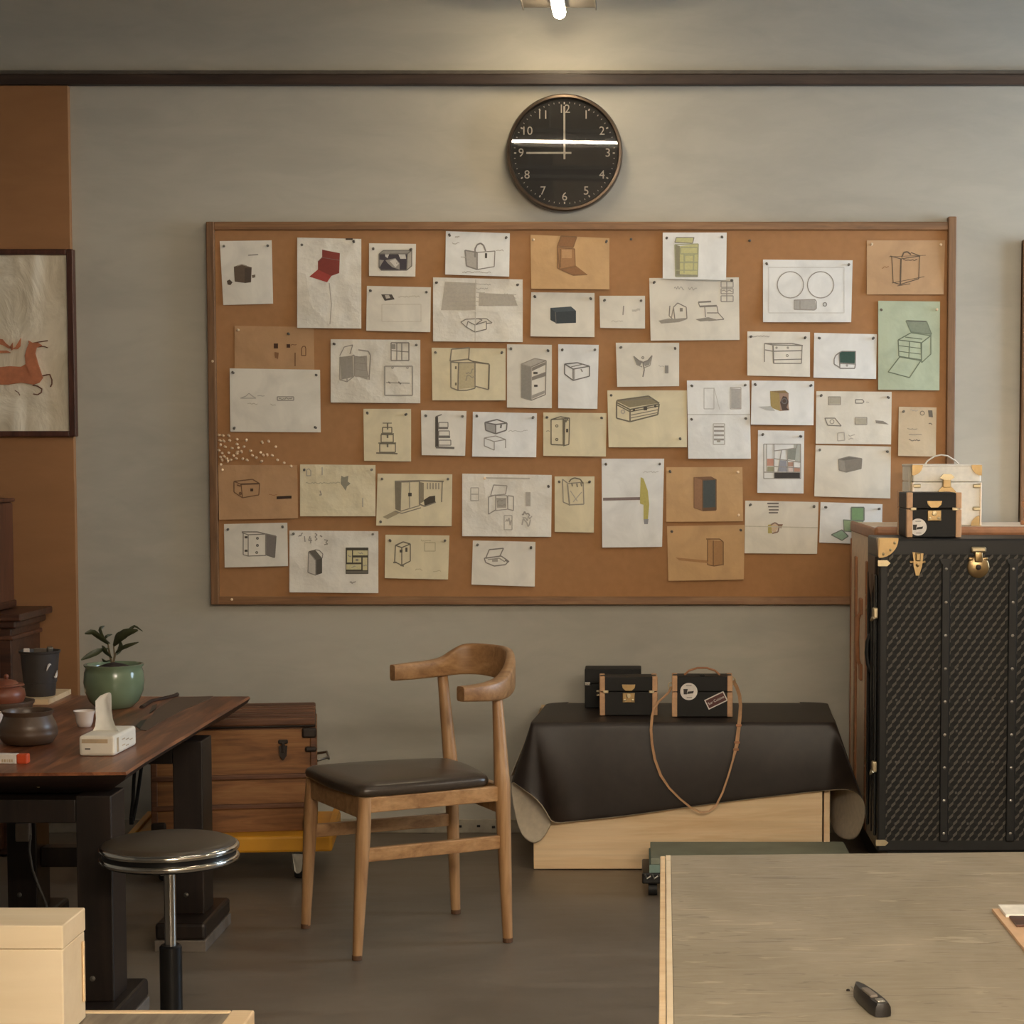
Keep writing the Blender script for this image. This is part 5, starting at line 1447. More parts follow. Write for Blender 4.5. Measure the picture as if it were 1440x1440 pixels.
MB().lathe([(0.05, sz - 0.045), (0.05, sz - 0.03), (0.012, sz - 0.03), (0.012, sz - 0.045)], (sx_, 4.0, 0), 24).build('collar', M['black_metal'], st, 40)
MB().tube([(sx_, 4.0, 0.1), (sx_, 4.0, sz - 0.03)], 0.0118, 20).build('post', M['chrome'], st, 60)
ot = PY(240, 1331, 4.0).z
MB().lathe([(0.0225, 0.05), (0.0225, ot), (0.019, ot + 0.004), (0.012, ot + 0.004)], (sx_, 4.0, 0), 24).build('sleeve', M['black_metal'], st, 40)
for k in range(5):
    a = 2 * PI * k / 5 + PI
    d = Vector((math.cos(a), math.sin(a), 0))
    lg = MB().tube([Vector((sx_, 4.0, 0.07)) + d * 0.015, Vector((sx_, 4.0, 0.062)) + d * 0.09, Vector((sx_, 4.0, 0.028)) + d * 0.145], [0.012, 0.011, 0.009], 10).build('foot_arm', M['chrome'], st, 60)
    MB().lathe([(0.013, 0.001), (0.014, 0.012), (0.008, 0.024)], Vector((sx_, 4.0, 0)) + d * 0.145, 12).build('foot_cap', M['rubber'], lg, 60)

# ------------------------------------------------------------------ chair
ch = thing('chair', (-0.6, 5.02, 0), 'wooden elbow chair with black leather seat in the middle of the floor', 'chair')


def leg(pts, rads, nm='leg'):
    P_ = [Vector(p) for p in pts]
    n = 14
    Q, RR = [], []
    for i in range(n + 1):
        t = i / n * (len(P_) - 1)
        k = min(int(t), len(P_) - 2)
        Q.append(P_[k].lerp(P_[k + 1], t - k))
        RR.append(rads[k] + (rads[k + 1] - rads[k]) * (t - k))
    lg = MB().tube(Q, RR, 14).build(nm, M['oak'], ch, 50)
    MB().lathe([(rads[0] * 0.85, 0.0), (rads[0] * 1.04, 0.001), (rads[0] * 1.05, 0.012), (rads[0] * 0.9, 0.0125)], (P_[0].x, P_[0].y, 0), 14).build('leg_tip', M['leg_tip'], lg, 50)


N0, L0, F0, R0 = Vector((-0.688, 4.776, 0.001)), Vector((-0.868, 5.104, 0.001)), Vector((-0.493, 5.265, 0.001)), Vector((-0.333, 4.953, 0.001))
N1, L1, F1, R1 = Vector((-0.668, 4.792, 0.396)), Vector((-0.846, 5.10, 0.396)), Vector((-0.505, 5.275, 0.40)), Vector((-0.347, 4.97, 0.40))
leg([N0, N0.lerp(N1, 0.75), N1], [0.012, 0.0185, 0.0165])
leg([L0, L0.lerp(L1, 0.75), L1], [0.012, 0.0185, 0.0165])
leg([F0, F1, Vector((-0.528, 5.292, 0.645))], [0.0125, 0.0195, 0.0135])
leg([R0, R1, Vector((-0.361, 5.0, 0.63))], [0.0125, 0.0205, 0.0125])


def apron(a, b_, z0, z1, nm='apron', t=0.02):
    MB().bar(Vector((a.x, a.y, (z0 + z1) / 2)), Vector((b_.x, b_.y, (z0 + z1) / 2)), t, z1 - z0, 0.003).build(nm, M['oak_x'], ch)


apron(N1, R1, 0.358, 0.396)
apron(L1, F1, 0.358, 0.396)
apron(L1, N1, 0.342, 0.396)
apron(F1, R1, 0.325, 0.396)
for a, e in ((N0.lerp(N1, 0.64), R0.lerp(R1, 0.64)), (L0.lerp(L1, 0.64), F0.lerp(F1, 0.64))):
    apron(a, e, 0.238, 0.272, 'stretcher', 0.017)
# seat pad
cor = [Vector((-0.876, 5.108, 0)), Vector((-0.680, 4.772, 0)), Vector((-0.372, 4.955, 0)), Vector((-0.505, 5.252, 0))]
outl = []
for i in range(4):
    p0, p1, p2 = cor[i - 1], cor[i], cor[(i + 1) % 4]
    a = p1.lerp(p0, 0.10)
    e = p1.lerp(p2, 0.10)
    for k in range(5):
        t = k / 4
        outl.append(a * (1 - t) ** 2 + p1 * 2 * t * (1 - t) + e * t * t)
    out_n = Vector(((p2 - p1).y, -(p2 - p1).x, 0)).normalized()
    e2 = p2.lerp(p1, 0.10)
    for k in range(1, 6):
        t = k / 6
        outl.append(e.lerp(e2, t) + out_n * 0.010 * math.sin(PI * t))
cs = sum(cor, Vector()) / 4
rings = []
for k, z in ((0.965, 0.3965), (0.99, 0.400), (1.0, 0.406), (0.998, 0.413), (0.982, 0.420), (0.93, 0.426), (0.78, 0.431), (0.5, 0.435), (0.2, 0.4365)):
    rings.append([cs + (p - cs) * k + Vector((0, 0, z)) for p in outl])
MB().loft(rings).build('seat_pad', M['black_leather'], ch, 60)
# back and arms in one curved rail: x, y, z bottom, z top, thickness
bp = [(-0.648, 5.185, 0.636, 0.678, 0.028), (-0.60, 5.22, 0.636, 0.681, 0.034), (-0.555, 5.258, 0.637, 0.683, 0.036), (-0.525, 5.282, 0.638, 0.690, 0.034), (-0.500, 5.296, 0.639, 0.708, 0.028), (-0.475, 5.302, 0.640, 0.721, 0.024), (-0.44, 5.300, 0.640, 0.724, 0.022), (-0.40, 5.275, 0.638, 0.724, 0.022), (-0.362, 5.225, 0.634, 0.724, 0.022),
      (-0.341, 5.165, 0.629, 0.720, 0.023), (-0.334, 5.105, 0.624, 0.709, 0.027), (-0.337, 5.05, 0.617, 0.688, 0.032), (-0.352, 5.0, 0.611, 0.668, 0.038), (-0.378, 4.957, 0.611, 0.659, 0.040), (-0.41, 4.925, 0.614, 0.656, 0.038), (-0.444, 4.897, 0.617, 0.655, 0.034)]
sub = []
for i in range(len(bp) - 1):
    for k in range(3):
        t = k / 3
        g = lambda q: 0.5 * (2 * bp[i][q] + (bp[i + 1][q] - bp[max(i - 1, 0)][q]) * t + (2 * bp[max(i - 1, 0)][q] - 5 * bp[i][q] + 4 * bp[i + 1][q] - bp[min(i + 2, len(bp) - 1)][q]) * t * t + (3 * bp[i][q] - bp[max(i - 1, 0)][q] - 3 * bp[i + 1][q] + bp[min(i + 2, len(bp) - 1)][q]) * t ** 3)
        sub.append([g(q) for q in range(5)])
sub.append(list(bp[-1]))
rings = []
for i, s in enumerate(sub):
    p = Vector((s[0], s[1], 0))
    q_ = Vector(sub[min(i + 1, len(sub) - 1)][:2] + [0]) - Vector(sub[max(i - 1, 0)][:2] + [0])
    nrm = Vector((q_.y, -q_.x, 0)).normalized()
    zc, hz, tw_ = (s[2] + s[3]) / 2, (s[3] - s[2]) / 2, s[4] / 2
    ring = []
    for k in range(16):
        a = 2 * PI * k / 16
        ca, sa = math.cos(a), math.sin(a)
        ex = 0.4
        ring.append(p + nrm * tw_ * (abs(ca) ** ex) * (1 if ca >= 0 else -1) + Vector((0, 0, zc + hz * (abs(sa) ** ex) * (1 if sa >= 0 else -1))))
    rings.append(ring)
MB().loft(rings).build('backrest', wood('backrest wood', (130, 92, 58), (162, 121, 80), (182, 142, 99), 0.42, 0, 0.7), ch, 60)

# ------------------------------------------------------------------ pine box bench and hide cover
ZB = 0.432
bq0, bq1 = PZ(750, 1224, 0), PY(1168, 1150, 5.83)
pbx0, pbx1, pby = bq0.x, bq1.x, 5.83
pb = thing('pine_box', ((pbx0 + pbx1) / 2, 6.07, 0), 'long pale pine box standing against the wall under the dark hide', 'box')
MB().box(((pbx0 + pbx1) / 2 - 0.012, pby + 0.009, ZB / 2), (pbx1 - pbx0 - 0.025, 0.018, ZB - 0.006), 0.0015).build('front_panel', M['pine'], pb)
for x in (pbx0 + 0.009, pbx1 - 0.009):
    MB().box((x, pby + 0.25 + 0.009, ZB / 2), (0.018, 0.48, ZB - 0.006), 0.0015).build('side_panel', M['pine'], pb)
MB().box(((pbx0 + pbx1) / 2, pby + 0.215, ZB - 0.011), (pbx1 - pbx0, 0.42, 0.016), 0.0015).build('top_panel', M['pine'], pb)
ln = MB()
ln.box(((pbx0 + pbx1) / 2, pby + 0.485, ZB / 2), (pbx1 - pbx0 - 0.04, 0.014, ZB - 0.03))
ln.build('back_panel', M['pine'], pb)

# hide: loft from the rim of the bench top to the hem, running round left end, front and right end
cols = []


def col(tx, ty, tY, hx, hy, hY):
    cols.append((PY(tx, ty, tY), PY(hx, hy, hY)))


ZT = ZB + 0.008
far_n = 7
for hx, hy, hY in ((779, 1150, 5.815), (767, 1178, 5.80), (752, 1190, 5.79), (738, 1181, 5.785), (729, 1169, 5.785), (720, 1130, 5.78), (716, 1094, 5.775)):
    col(748, 1014, 5.84, hx, hy, hY)
col(746, 1014.5, 5.82, 727, 1106, 5.73)
col(747, 1016, 5.812, 748, 1118, 5.72)
col(750, 1017, 5.81, 764, 1133, 5.72)
col(754, 1017.3, 5.81, 773, 1150, 5.74)
col(760, 1017.5, 5.812, 778, 1160, 5.77)
for x, y in ((800, 1157.5), (840, 1153), (880, 1148.5), (930, 1141.5), (980, 1134.5), (1030, 1128), (1080, 1121.5), (1120, 1116.5), (1150, 1113.5)):
    col(x - 4 + (x - 960) * 0.01, 1017.8, 5.818, x, y, 5.806 + 0.004 * math.sin(x * 0.05))
col(1166, 1017.5, 5.818, 1172, 1112, 5.80)
col(1170, 1017, 5.822, 1186, 1111, 5.77)
col(1173, 1016.5, 5.828, 1200, 1113, 5.73)
col(1174.5, 1016, 5.835, 1212, 1121, 5.69)
col(1175, 1015, 5.85, 1219, 1136, 5.665)
col(1174.5, 1012, 5.88, 1218, 1152, 5.69)
col(1172, 1008, 5.95, 1211, 1172, 5.74)
col(1170, 1004, 6.02, 1203, 1182, 5.79)
col(1168, 999, 6.12, 1188, 1182, 5.85)
col(1166, 995, 6.2, 1174, 1174, 5.93)
col(1165, 991, 6.28, 1168, 1150, 6.05)
cv = thing('hide_cover', ((pbx0 + pbx1) / 2, 6.05, 0.05), 'dark brown hide with pale suede back draped over the pine box', 'leather hide')
b = MB()
nr = 12
left_cols = [(PY(768, 991, 6.28), PY(742, 1078, 6.22)), (PY(762, 1000, 6.12), PY(732, 1086, 6.08)), (PY(755, 1007, 5.98), PY(722, 1090, 5.94)), (PY(748, 1013, 5.86), PY(716, 1092, 5.82))]


def hang(cl, flags):
    grid = []
    for j in range(nr + 1):
        t = j / nr
        row = []
        for i, (a, h) in enumerate(cl):
            p = a.lerp(h, t)
            if flags:
                bulge = 0.012 * math.sin(PI * t) if far_n + 4 <= i <= len(cl) - 12 else 0.003 * math.sin(PI * t)
                p.y -= bulge * 0.6 + 0.003 * math.sin(i * 1.3 + t * 2) * t
            if t == 0:
                p.z = ZT
            row.append(p)
        grid.append(row)
    return grid


def rim(k):
    out = []
    for a, h in left_cols + cols[far_n:]:
        p = Vector((a.x, a.y, ZT))
        c = Vector((min(max(p.x, -0.22), 0.5), 6.29, ZT))
        q_ = p.lerp(c, k)
        q_.z = ZT + 0.004 * min(1, k * 8)
        out.append(q_)
    return out


b.patch(hang(left_cols, False))
b.patch(hang(cols, True))
b.patch([rim(0.995), rim(0.6), rim(0.25), rim(0.06), rim(0.02), rim(0.0)])
bmesh.ops.remove_doubles(b.bm, verts=b.bm.verts[:], dist=1e-4)
bmesh.ops.recalc_face_normals(b.bm, faces=b.bm.faces[:])
up = [f for f in b.bm.faces if abs(f.normal.z) > 0.9]
if sum(f.normal.z for f in up) < 0:
    bmesh.ops.reverse_faces(b.bm, faces=b.bm.faces[:])
hc = b.build('hide', [M['hide'], M['suede']], cv, 180, fix=False)
sm = hc.modifiers.new('thickness', 'SOLIDIFY')
sm.thickness = 0.005
sm.offset = -1
sm.material_offset = 1
sm.material_offset_rim = 1
sd = hc.modifiers.new('smooth', 'SUBSURF')
sd.levels = 1
sd.render_levels = 1

# ------------------------------------------------------------------ small cases
def side_hook(b, x, y, z, s):
    b.tube([(x, y - 0.008, z), (x + s * 0.007, y - 0.012, z), (x + s * 0.007, y + 0.004, z - 0.012), (x, y, z - 0.012)], 0.0022, 6)


def hard_case(name, c, w, d, h, label, strips=True, lock=False, rz=0.0, mats=('black_case', 'case_tan'), lidf=0.62, clasp=True):
    t = thing(name, c, label, 'case', None, rz)
    zl = h * lidf
    MB().box((0, d / 2, zl / 2), (w, d, zl - 0.0008), 0.003).build('body', M[mats[0]], t, local=True)
    MB().box((0, d / 2, (h + zl) / 2), (w, d, h - zl - 0.0008), 0.003).build('lid', M[mats[0]], t, local=True)
    if strips:
        for s in (-1, 1):
            x = s * (w / 2 - 0.006)
            for z0_, z1_ in ((0.001, zl - 0.001), (zl + 0.001, h + 0.001)):
                for yk in (0.009, d - 0.009):
                    MB().box((x, yk, (z0_ + z1_) / 2), (0.016, 0.022, z1_ - z0_), 0.002).build('edge_strip', M[mats[1]], t, local=True)
            if clasp:
                MB().box((s * (w / 2 - 0.016), -0.003, zl), (0.017, 0.004, 0.009), 0.002).build('side_clasp', M['brass_pale'], t, local=True)
    if lock:
        lk = MB().box((0, -0.002, zl - 0.018), (0.038, 0.005, 0.03), 0.002).build('lock_plate', M['brass'], t, local=True)
        MB().prism([(-0.02, -0.001, zl + 0.022), (0.02, -0.001, zl + 0.022), (0.018, -0.001, zl + 0.012), (0.009, -0.001, zl + 0.004), (-0.009, -0.001, zl + 0.004), (-0.018, -0.001, zl + 0.012)], (0, -0.006, 0)).build('hasp', M['brass'], t, local=True)
        b = MB()
        for s in (-1, 1):
            b.lathe([(0.0042, 0.003), (0.0036, 0.007), (0.0005, 0.008)], (s * 0.0115, -0.001, zl - 0.025), 10, M=RX)
        b.lathe([(0.007, 0.004), (0.006, 0.0065), (0.0005, 0.007)], (0, -0.001, zl - 0.012), 12, M=RX)
        b.build('lock_stud', M['brass_pale'], lk, 50, local=True)
    return t


ztop = ZT + 0.004
# black box behind
c = PZ(862, 996, ztop)
s_ = c.y / FX
t = hard_case('black_box', (c.x, c.y, ztop), 80 * s_, 0.10, 56 * s_, 'plain black lidded box standing behind the tan edged black case', False)
MB().box((-40 * s_ + 0.008, -0.003, 56 * s_ * 0.62), (0.02, 0.004, 0.012), 0.003).build('side_clasp', M['steel'], t, local=True)
# tan edged case with gold lock
c = PZ(884, 1006.5, ztop)
s_ = c.y / FX
t = hard_case('small_case', (c.x, c.y, ztop), 80 * s_, 0.09, 55 * s_, 'small black case with tan edges and a gold lock on the hide', True, True, R(1.5))
b = MB()
for zz in (0.6, 0.5):
    b.tube([(-40 * s_ - 0.002, 0.03, 55 * s_ * zz), (-40 * s_ - 0.009, 0.03, 55 * s_ * zz), (-40 * s_ - 0.009, 0.05, 55 * s_ * zz), (-40 * s_ - 0.002, 0.05, 55 * s_ * zz)], 0.0025, 6)
b.build('strap_ring', M['brass_pale'], t, 60, local=True)
# sticker case with handle and shoulder strap
c = PZ(987.5, 1008.5, ztop)
s_ = c.y / FX
bw, bh = 84 * s_, 58 * s_
t = hard_case('strap_case', (c.x, c.y, ztop), bw, 0.085, bh, 'small black case with stickers and a long tan shoulder strap', True, False, R(-1), clasp=False)
b = MB()
b.tube([(-bw * 0.3, 0.04, bh), (-bw * 0.22, 0.04, bh + 0.013), (-bw * 0.08, 0.04, bh + 0.021), (0.08 * bw, 0.04, bh + 0.021), (bw * 0.22, 0.04, bh + 0.013), (bw * 0.3, 0.04, bh)], 0.0032, 8)
b.build('top_handle', M['brown_trim'], t, 60, local=True)
MB().box((0.0, 0.012, bh + 0.003), (0.014, 0.016, 0.006), 0.002).build('catch', M['black_metal'], t, local=True)


def round_sticker(t, x, z, r):
    MB().lathe([(r, 0.0), (r, 0.0009)], (x, -0.0002, z), 36, M=RX).build('round_sticker', M['sticker'], t, local=True)
    st_ = t.children[-1]
    b = MB()
    k = r / 12.0
    y = -0.0012
    for pts in ([(-7.5, 3.5), (-1.5, 3.5), (-2.5, -1), (-2.5, -4), (-7.2, -4)], [(-2.2, -3.5), (6, -2.5), (7, 1), (5, 0.5), (-1, 0), (-2.2, -1.8)]):
        b.prism([(x + p[0] * k, y, z + p[1] * k) for p in pts], (0, -0.0003, 0))
    for a0, a1, zz in ((-4, 4, 8.2), (-3, 4.5, -8.4)):
        b.box((x + (a0 + a1) / 2 * k, y, z + zz * k), ((a1 - a0) * k, 0.0006, 0.7 * k))
    b.build('sticker_print', M['ink_dark'], t, local=True)


round_sticker(t, (968.5 - 987.5) * s_, (1008.5 - 972) * s_, 12.2 * s_)
sm_ = Matrix.Rotation(R(-26), 3, 'Y')
lc = Vector(((1007 - 987.5) * s_, -0.0004, (1008.5 - 984.5) * s_))
MB().box(lc, (30 * s_, 0.0008, 15 * s_), 0, 0, sm_).build('label_border', M['sticker'], t, local=True)
MB().box(lc + Vector((0, -0.0004, 0)), (27 * s_, 0.0008, 12 * s_), 0, 0, sm_).build('label_field', M['red_label'], t, local=True)
tx = text_mesh('Sur Cuisine', 5.4 * s_, 'label_lettering', M['sticker'], t, Matrix())
tx.data.transform(Matrix.Translation(Vector(t.location)))
tx.data.transform(Matrix.Translation(lc + Vector((0, -0.0012, 0))) @ sm_.to_4x4() @ Matrix.Rotation(R(90), 4, 'X'))
strap = [(944, 966, 5.955), (941, 973, 5.94), (934, 980, 5.90), (926, 987, 5.86), (920, 996, 5.83), (917, 1008, 5.80), (915.5, 1026, 5.79), (917, 1046, 5.787), (921, 1068, 5.785), (929, 1090, 5.783), (941, 1108, 5.782), (957, 1124, 5.782), (972, 1136, 5.78), (986, 1142.5, 5.78), (997, 1141, 5.78), (1007, 1133, 5.78), (1016, 1115, 5.78), (1024, 1092, 5.78), (1031, 1068, 5.782), (1036, 1048, 5.785), (1038.5, 1026, 5.79), (1040.5, 1008, 5.80), (1041.5, 992, 5.86), (1040, 978, 5.90), (1036, 966, 5.935), (1031, 958, 5.96)]
SP = [PY(x, y, yv) for x, y, yv in strap]
rings = []
for i, p in enumerate(SP):
    d = (SP[min(i + 1, len(SP) - 1)] - SP[max(i - 1, 0)]).normalized()
    side = d.cross(Vector((0.45, 1, 0))).normalized()
    nn = d.cross(side)
    ww = 0.0055 if i > 18 else 0.0038 if i < 10 else 0.0028
    rings.append([p + side * ww + nn * 0.0013, p - side * ww + nn * 0.0013, p - side * ww - nn * 0.0013, p + side * ww - nn * 0.0013])
MB().loft(rings).build('shoulder_strap', M['case_tan'], t, 50)
b = MB()
for px, py, yv in ((1036.5, 1044, 5.785), (1035, 1054, 5.783), (1039, 1020, 5.788)):
    b.box(PY(px, py, yv), (0.016, 0.007, 0.007), 0.0015)
b.build('strap_keeper', M['brown_trim'], t)
b = MB()
for px, py, yv in ((943, 964, 5.95), (1031, 957, 5.955)):
    p = PY(px, py, yv)
    b.tube([p + Vector((0.007 * math.cos(a), -0.002, 0.009 * math.sin(a))) for a in [2 * PI * k / 12 for k in range(12)]], 0.002, 6, wrap=True)
b.build('strap_ring', M['brass_pale'], t, 60)

# ------------------------------------------------------------------ black wardrobe trunk
YT = 5.40
TX0, TX1 = 0.649, 1.72
TZ0, TZ1 = 0.14, 0.999
TD = 0.27
bt_ = thing('wardrobe_trunk', ((TX0 + TX1) / 2, YT, 0), 'tall black wardrobe trunk with chevron canvas and gold fittings at the right', 'trunk')
MB().box(((TX0 + TX1) / 2, YT + TD / 2, (TZ0 + TZ1) / 2), (TX1 - TX0, TD, TZ1 - TZ0), 0.006).build('body', M['black_trim'], bt_)
MB().box(((TX0 + TX1) / 2, YT + TD / 2, TZ0 / 2), (TX1 - TX0 - 0.06, TD - 0.05, TZ0), 0.004).build('base', M['black_metal'], bt_)
# printed canvas panels between the strips
strip_px = [1328, 1422]
gap = PY(1422, 900, YT).x - PY(1328, 900, YT).x
sx0 = PY(1329, 900, YT).x
strips = [sx0 + gap * k for k in range(5)]
MB().box(((TX0 + TX1) / 2 + 0.0, YT - 0.001, (TZ0 + TZ1) / 2 - 0.005), (TX1 - TX0 - 0.046, 0.004, TZ1 - TZ0 - 0.075), 0).build('canvas_panel', M['pattern'], bt_)
for x in strips:
    zt_ = PY(1328, 790, YT).z
    zb2 = TZ0 + 0.03
    s = MB().box((x, YT - 0.006, (zt_ + zb2) / 2), (0.024, 0.008, zt_ - zb2), 0.003).build('strip', M['black_trim'], bt_)
    b = MB()
    for k in range(9):
        z = PY(1328, 800, YT).z - k * 0.0905
        if z > zb2:
            b.lathe([(0.0045, 0), (0.004, 0.002), (0.0005, 0.003)], (x, YT - 0.0098, z), 8, M=RX)
    b.build('rivets', M['steel'], s)
    MB().prism([(x - 0.018, YT - 0.004, zt_ + 0.008), (x + 0.018, YT - 0.004, zt_ + 0.008), (x + 0.013, YT - 0.004, zt_ - 0.004), (x, YT - 0.004, zt_ - 0.010), (x - 0.013, YT - 0.004, zt_ - 0.004)], (0, -0.007, 0)).build('strip_end', M['black_trim'], s)
rv = random.Random(2)
b = MB()
for k in range(9):
    for m_ in range(12):
        x = TX0 + 0.05 + 0.066 * m_ + (0.033 if k % 2 else 0)
        z = TZ1 - 0.1 - 0.085 * k
        if x < TX1 - 0.04 and z > TZ0 + 0.04 and all(abs(x - s) > 0.02 for s in strips):
            b.box((x, YT - 0.0034, z), (0.005, 0.001, 0.006))
b.build('woven_flecks', plain('grey fleck', (66, 62, 55), 0.5), bt_)
# gold corner caps
for sgn, xx in ((1, TX0), (-1, TX1)):
    b = MB()
    pts = [(xx + sgn * 0.0, TZ1)]
    arc = [(xx + sgn * 0.052 * math.cos(a), TZ1 - 0.052 * math.sin(a)) for a in [R(90) * k / 8 for k in range(9)]]
    b.prism([(p[0], YT - 0.004, p[1]) for p in pts + arc], (0, 0.006, 0))
    b.prism([(xx - sgn * 0.002, YT, TZ1), (xx - sgn * 0.002, YT + 0.05, TZ1 + 0.0), (xx - sgn * 0.002, YT, TZ1 - 0.05)], (sgn * 0.006, 0, 0))
    b.prism([(xx, YT - 0.003, TZ1 + 0.002), (xx + sgn * 0.052, YT - 0.003, TZ1 + 0.002), (xx + sgn * 0.04, YT + 0.04, TZ1 + 0.002), (xx, YT + 0.05, TZ1 + 0.002)], (0, 0, -0.005))
    cp = b.build('corner_cap', M['brass'], bt_)
    b = MB()
    for a in (15, 45, 75):
        b.lathe([(0.0042, 0), (0.0036, 0.002), (0.0004, 0.003)], (xx + sgn * 0.043 * math.cos(R(a)), YT - 0.0035, TZ1 - 0.043 * math.sin(R(a))), 8, M=RX)
    b.build('rivets', M['brass_pale'], cp)
for z in (PY(1262, 792, YT).z, PY(1262, 1185, YT).z):
    x = TX0
    MB().prism([(x - 0.003, YT - 0.004, z + 0.008), (x + 0.022, YT - 0.004, z + 0.008), (x + 0.031, YT - 0.004, z), (x + 0.022, YT - 0.004, z - 0.008), (x - 0.003, YT - 0.004, z - 0.008)], (0, 0.006, 0)).build('edge_fitting', M['brass_pale'], bt_)
# latch
px0 = PY(1289.5, 790, YT).x
zf = lambda py: PY(1289, py, YT).z
b = MB()
b.prism([(px0 - 0.014, YT - 0.006, zf(776)), (px0 + 0.016, YT - 0.006, zf(778)), (px0 + 0.013, YT - 0.006, zf(790)), (px0 + 0.012, YT - 0.006, zf(796)), (px0 + 0.004, YT - 0.006, zf(809)), (px0 - 0.004, YT - 0.006, zf(809)), (px0 - 0.011, YT - 0.006, zf(796)), (px0 - 0.011, YT - 0.006, zf(788))], (0, -0.008, 0))
b.box((px0, YT - 0.008, zf(790)), (0.044, 0.008, 0.007), 0.002)
b.box((px0 + 0.001, YT - 0.016, zf(783)), (0.014, 0.008, 0.022), 0.003)
b.lathe([(0.006, 0), (0.005, 0.004), (0.0005, 0.006)], (px0, YT - 0.013, zf(794)), 10, M=RX)
b.build('latch', M['brass'], bt_)
# round lock
px1 = PY(1375, 790, YT).x
zc_ = PY(1375, 797, YT).z
lk = MB()
lk.lathe([(0.030, 0.0), (0.030, 0.005), (0.026, 0.008), (0.002, 0.009)], (px1, YT - 0.003, zc_), 32, M=RX)
lk.box((px1, YT - 0.010, zc_ + 0.03), (0.022, 0.010, 0.034), 0.003)
for s in (-1, 1):
    lk.box((px1 + s * 0.02, YT - 0.007, zc_ + 0.022), (0.014, 0.008, 0.01), 0.003)
lk_o = lk.build('lock', M['brass'], bt_, 50)
MB().box((px1, YT - 0.012, zc_ + 0.047), (0.042, 0.012, 0.016), 0.005).build('hasp', M['brass_pale'], lk_o)
MB().lathe([(0.008, 0.0), (0.006, 0.006), (0.0005, 0.007)], (px1, YT - 0.011, zc_ - 0.001), 14, M=RX).build('keyhole_cover', M['trunk_dark'], lk_o, 50)
# left side of the black trunk: strips, clasps, handle
for k, yy in enumerate((0.035, 0.105, 0.20)):
    MB().box((TX0 - 0.004, YT + yy, (TZ0 + TZ1) / 2 - 0.03), (0.008, 0.022, TZ1 - TZ0 - 0.14), 0.003).build('side_strip', M['black_trim'], bt_)
MB().prism([(TX0 - 0.001, YT + 0.03, TZ1 - 0.05), (TX0 - 0.001, YT + 0.2, TZ1 - 0.05), (TX0 - 0.001, YT + 0.17, TZ1 - 0.14), (TX0 - 0.001, YT + 0.12, TZ1 - 0.17), (TX0 - 0.001, YT + 0.06, TZ1 - 0.13)], (-0.006, 0, 0)).build('side_tab', plain('brown black leather', (58, 50, 44), 0.45), bt_)
b = MB()
for py in (862, 1078):
    p = PY(1246, py, YT + 0.01)
    b.box((TX0 - 0.008, YT + 0.012, p.z), (0.014, 0.024, 0.03), 0.004)
    b.tube([(TX0 - 0.012, YT + 0.0, p.z - 0.012), (TX0 - 0.018, YT + 0.012, p.z - 0.02), (TX0 - 0.012, YT + 0.026, p.z - 0.012)], 0.004, 6)
b.build('side_clasp', M['brass_pale'], bt_)
b = MB()
hz0 = PY(1235, 893, YT + 0.15).z
b.tube([(TX0 - 0.004, YT + 0.16, hz0), (TX0 - 0.012, YT + 0.15, hz0 - 0.02), (TX0 - 0.015, YT + 0.14, hz0 - 0.05), (TX0 - 0.012, YT + 0.13, hz0 - 0.08), (TX0 - 0.004, YT + 0.12, hz0 - 0.10)], 0.007, 8)
b.build('side_handle', M['black_trim'], bt_, 60)

# ------------------------------------------------------------------ pale wardrobe trunk behind
Y2, D2 = YT + TD + 0.035, 0.60
Y2b = 6.36
D2 = Y2b - Y2
PX0 = PY(1230, 900, Y2).x + 0.0
PZ1 = 1.012
pt_ = thing('wardrobe_trunk', (PX0 + 0.55, Y2, 0), 'tall cream wardrobe trunk with brown leather trim behind the black trunk', 'trunk')
PXR = PX0 + 1.1
MB().box(((PX0 + PXR) / 2, Y2 + D2 / 2, (0.1 + PZ1) / 2), (PXR - PX0, D2, PZ1 - 0.1), 0.008).build('body', M['cream'], pt_)
MB().box(((PX0 + PXR) / 2, Y2 + D2 / 2, 0.05), (PXR - PX0 - 0.06, D2 - 0.06, 0.1), 0.004).build('base', M['black_metal'], pt_)
MB().box(((PX0 + PXR) / 2, Y2 + 0.004, PZ1 - 0.004), (PXR - PX0 + 0.004, 0.024, 0.026), 0.009).build('front_edge_roll', M['brown_trim'], pt_)
MB().box((PX0 + 0.004, Y2 + D2 / 2, PZ1 - 0.013), (0.014, D2 + 0.004, 0.034), 0.006).build('top_edge_trim', M['brown_trim'], pt_)
MB().box((PX0 + 0.002, Y2b - 0.012, PZ1 / 2 + 0.02), (0.010, 0.02, PZ1 - 0.14), 0.004).build('back_edge_trim', M['brown_trim'], pt_)
for yy in (0.48, 0.18):
    s = MB().box((PX0 - 0.003, Y2 + D2 * yy / 0.66, PZ1 / 2 + 0.005), (0.008, 0.038, PZ1 - 0.21), 0.003).build('side_strip', M['brown_trim'], pt_)
    b = MB()
    for k in range(9):
        b.lathe([(0.004, 0), (0.0035, 0.002), (0.0004, 0.003)], (PX0 - 0.0065, Y2 + D2 * yy / 0.66, PZ1 - 0.2 - 0.085 * k), 8, M=Matrix.Rotation(R(-90), 3, 'Y'))
    b.build('rivets', M['brass_pale'], s)
hzc = PY(1205, 900, 6.0).z
ym = Y2 + D2 * 0.5
b = MB()
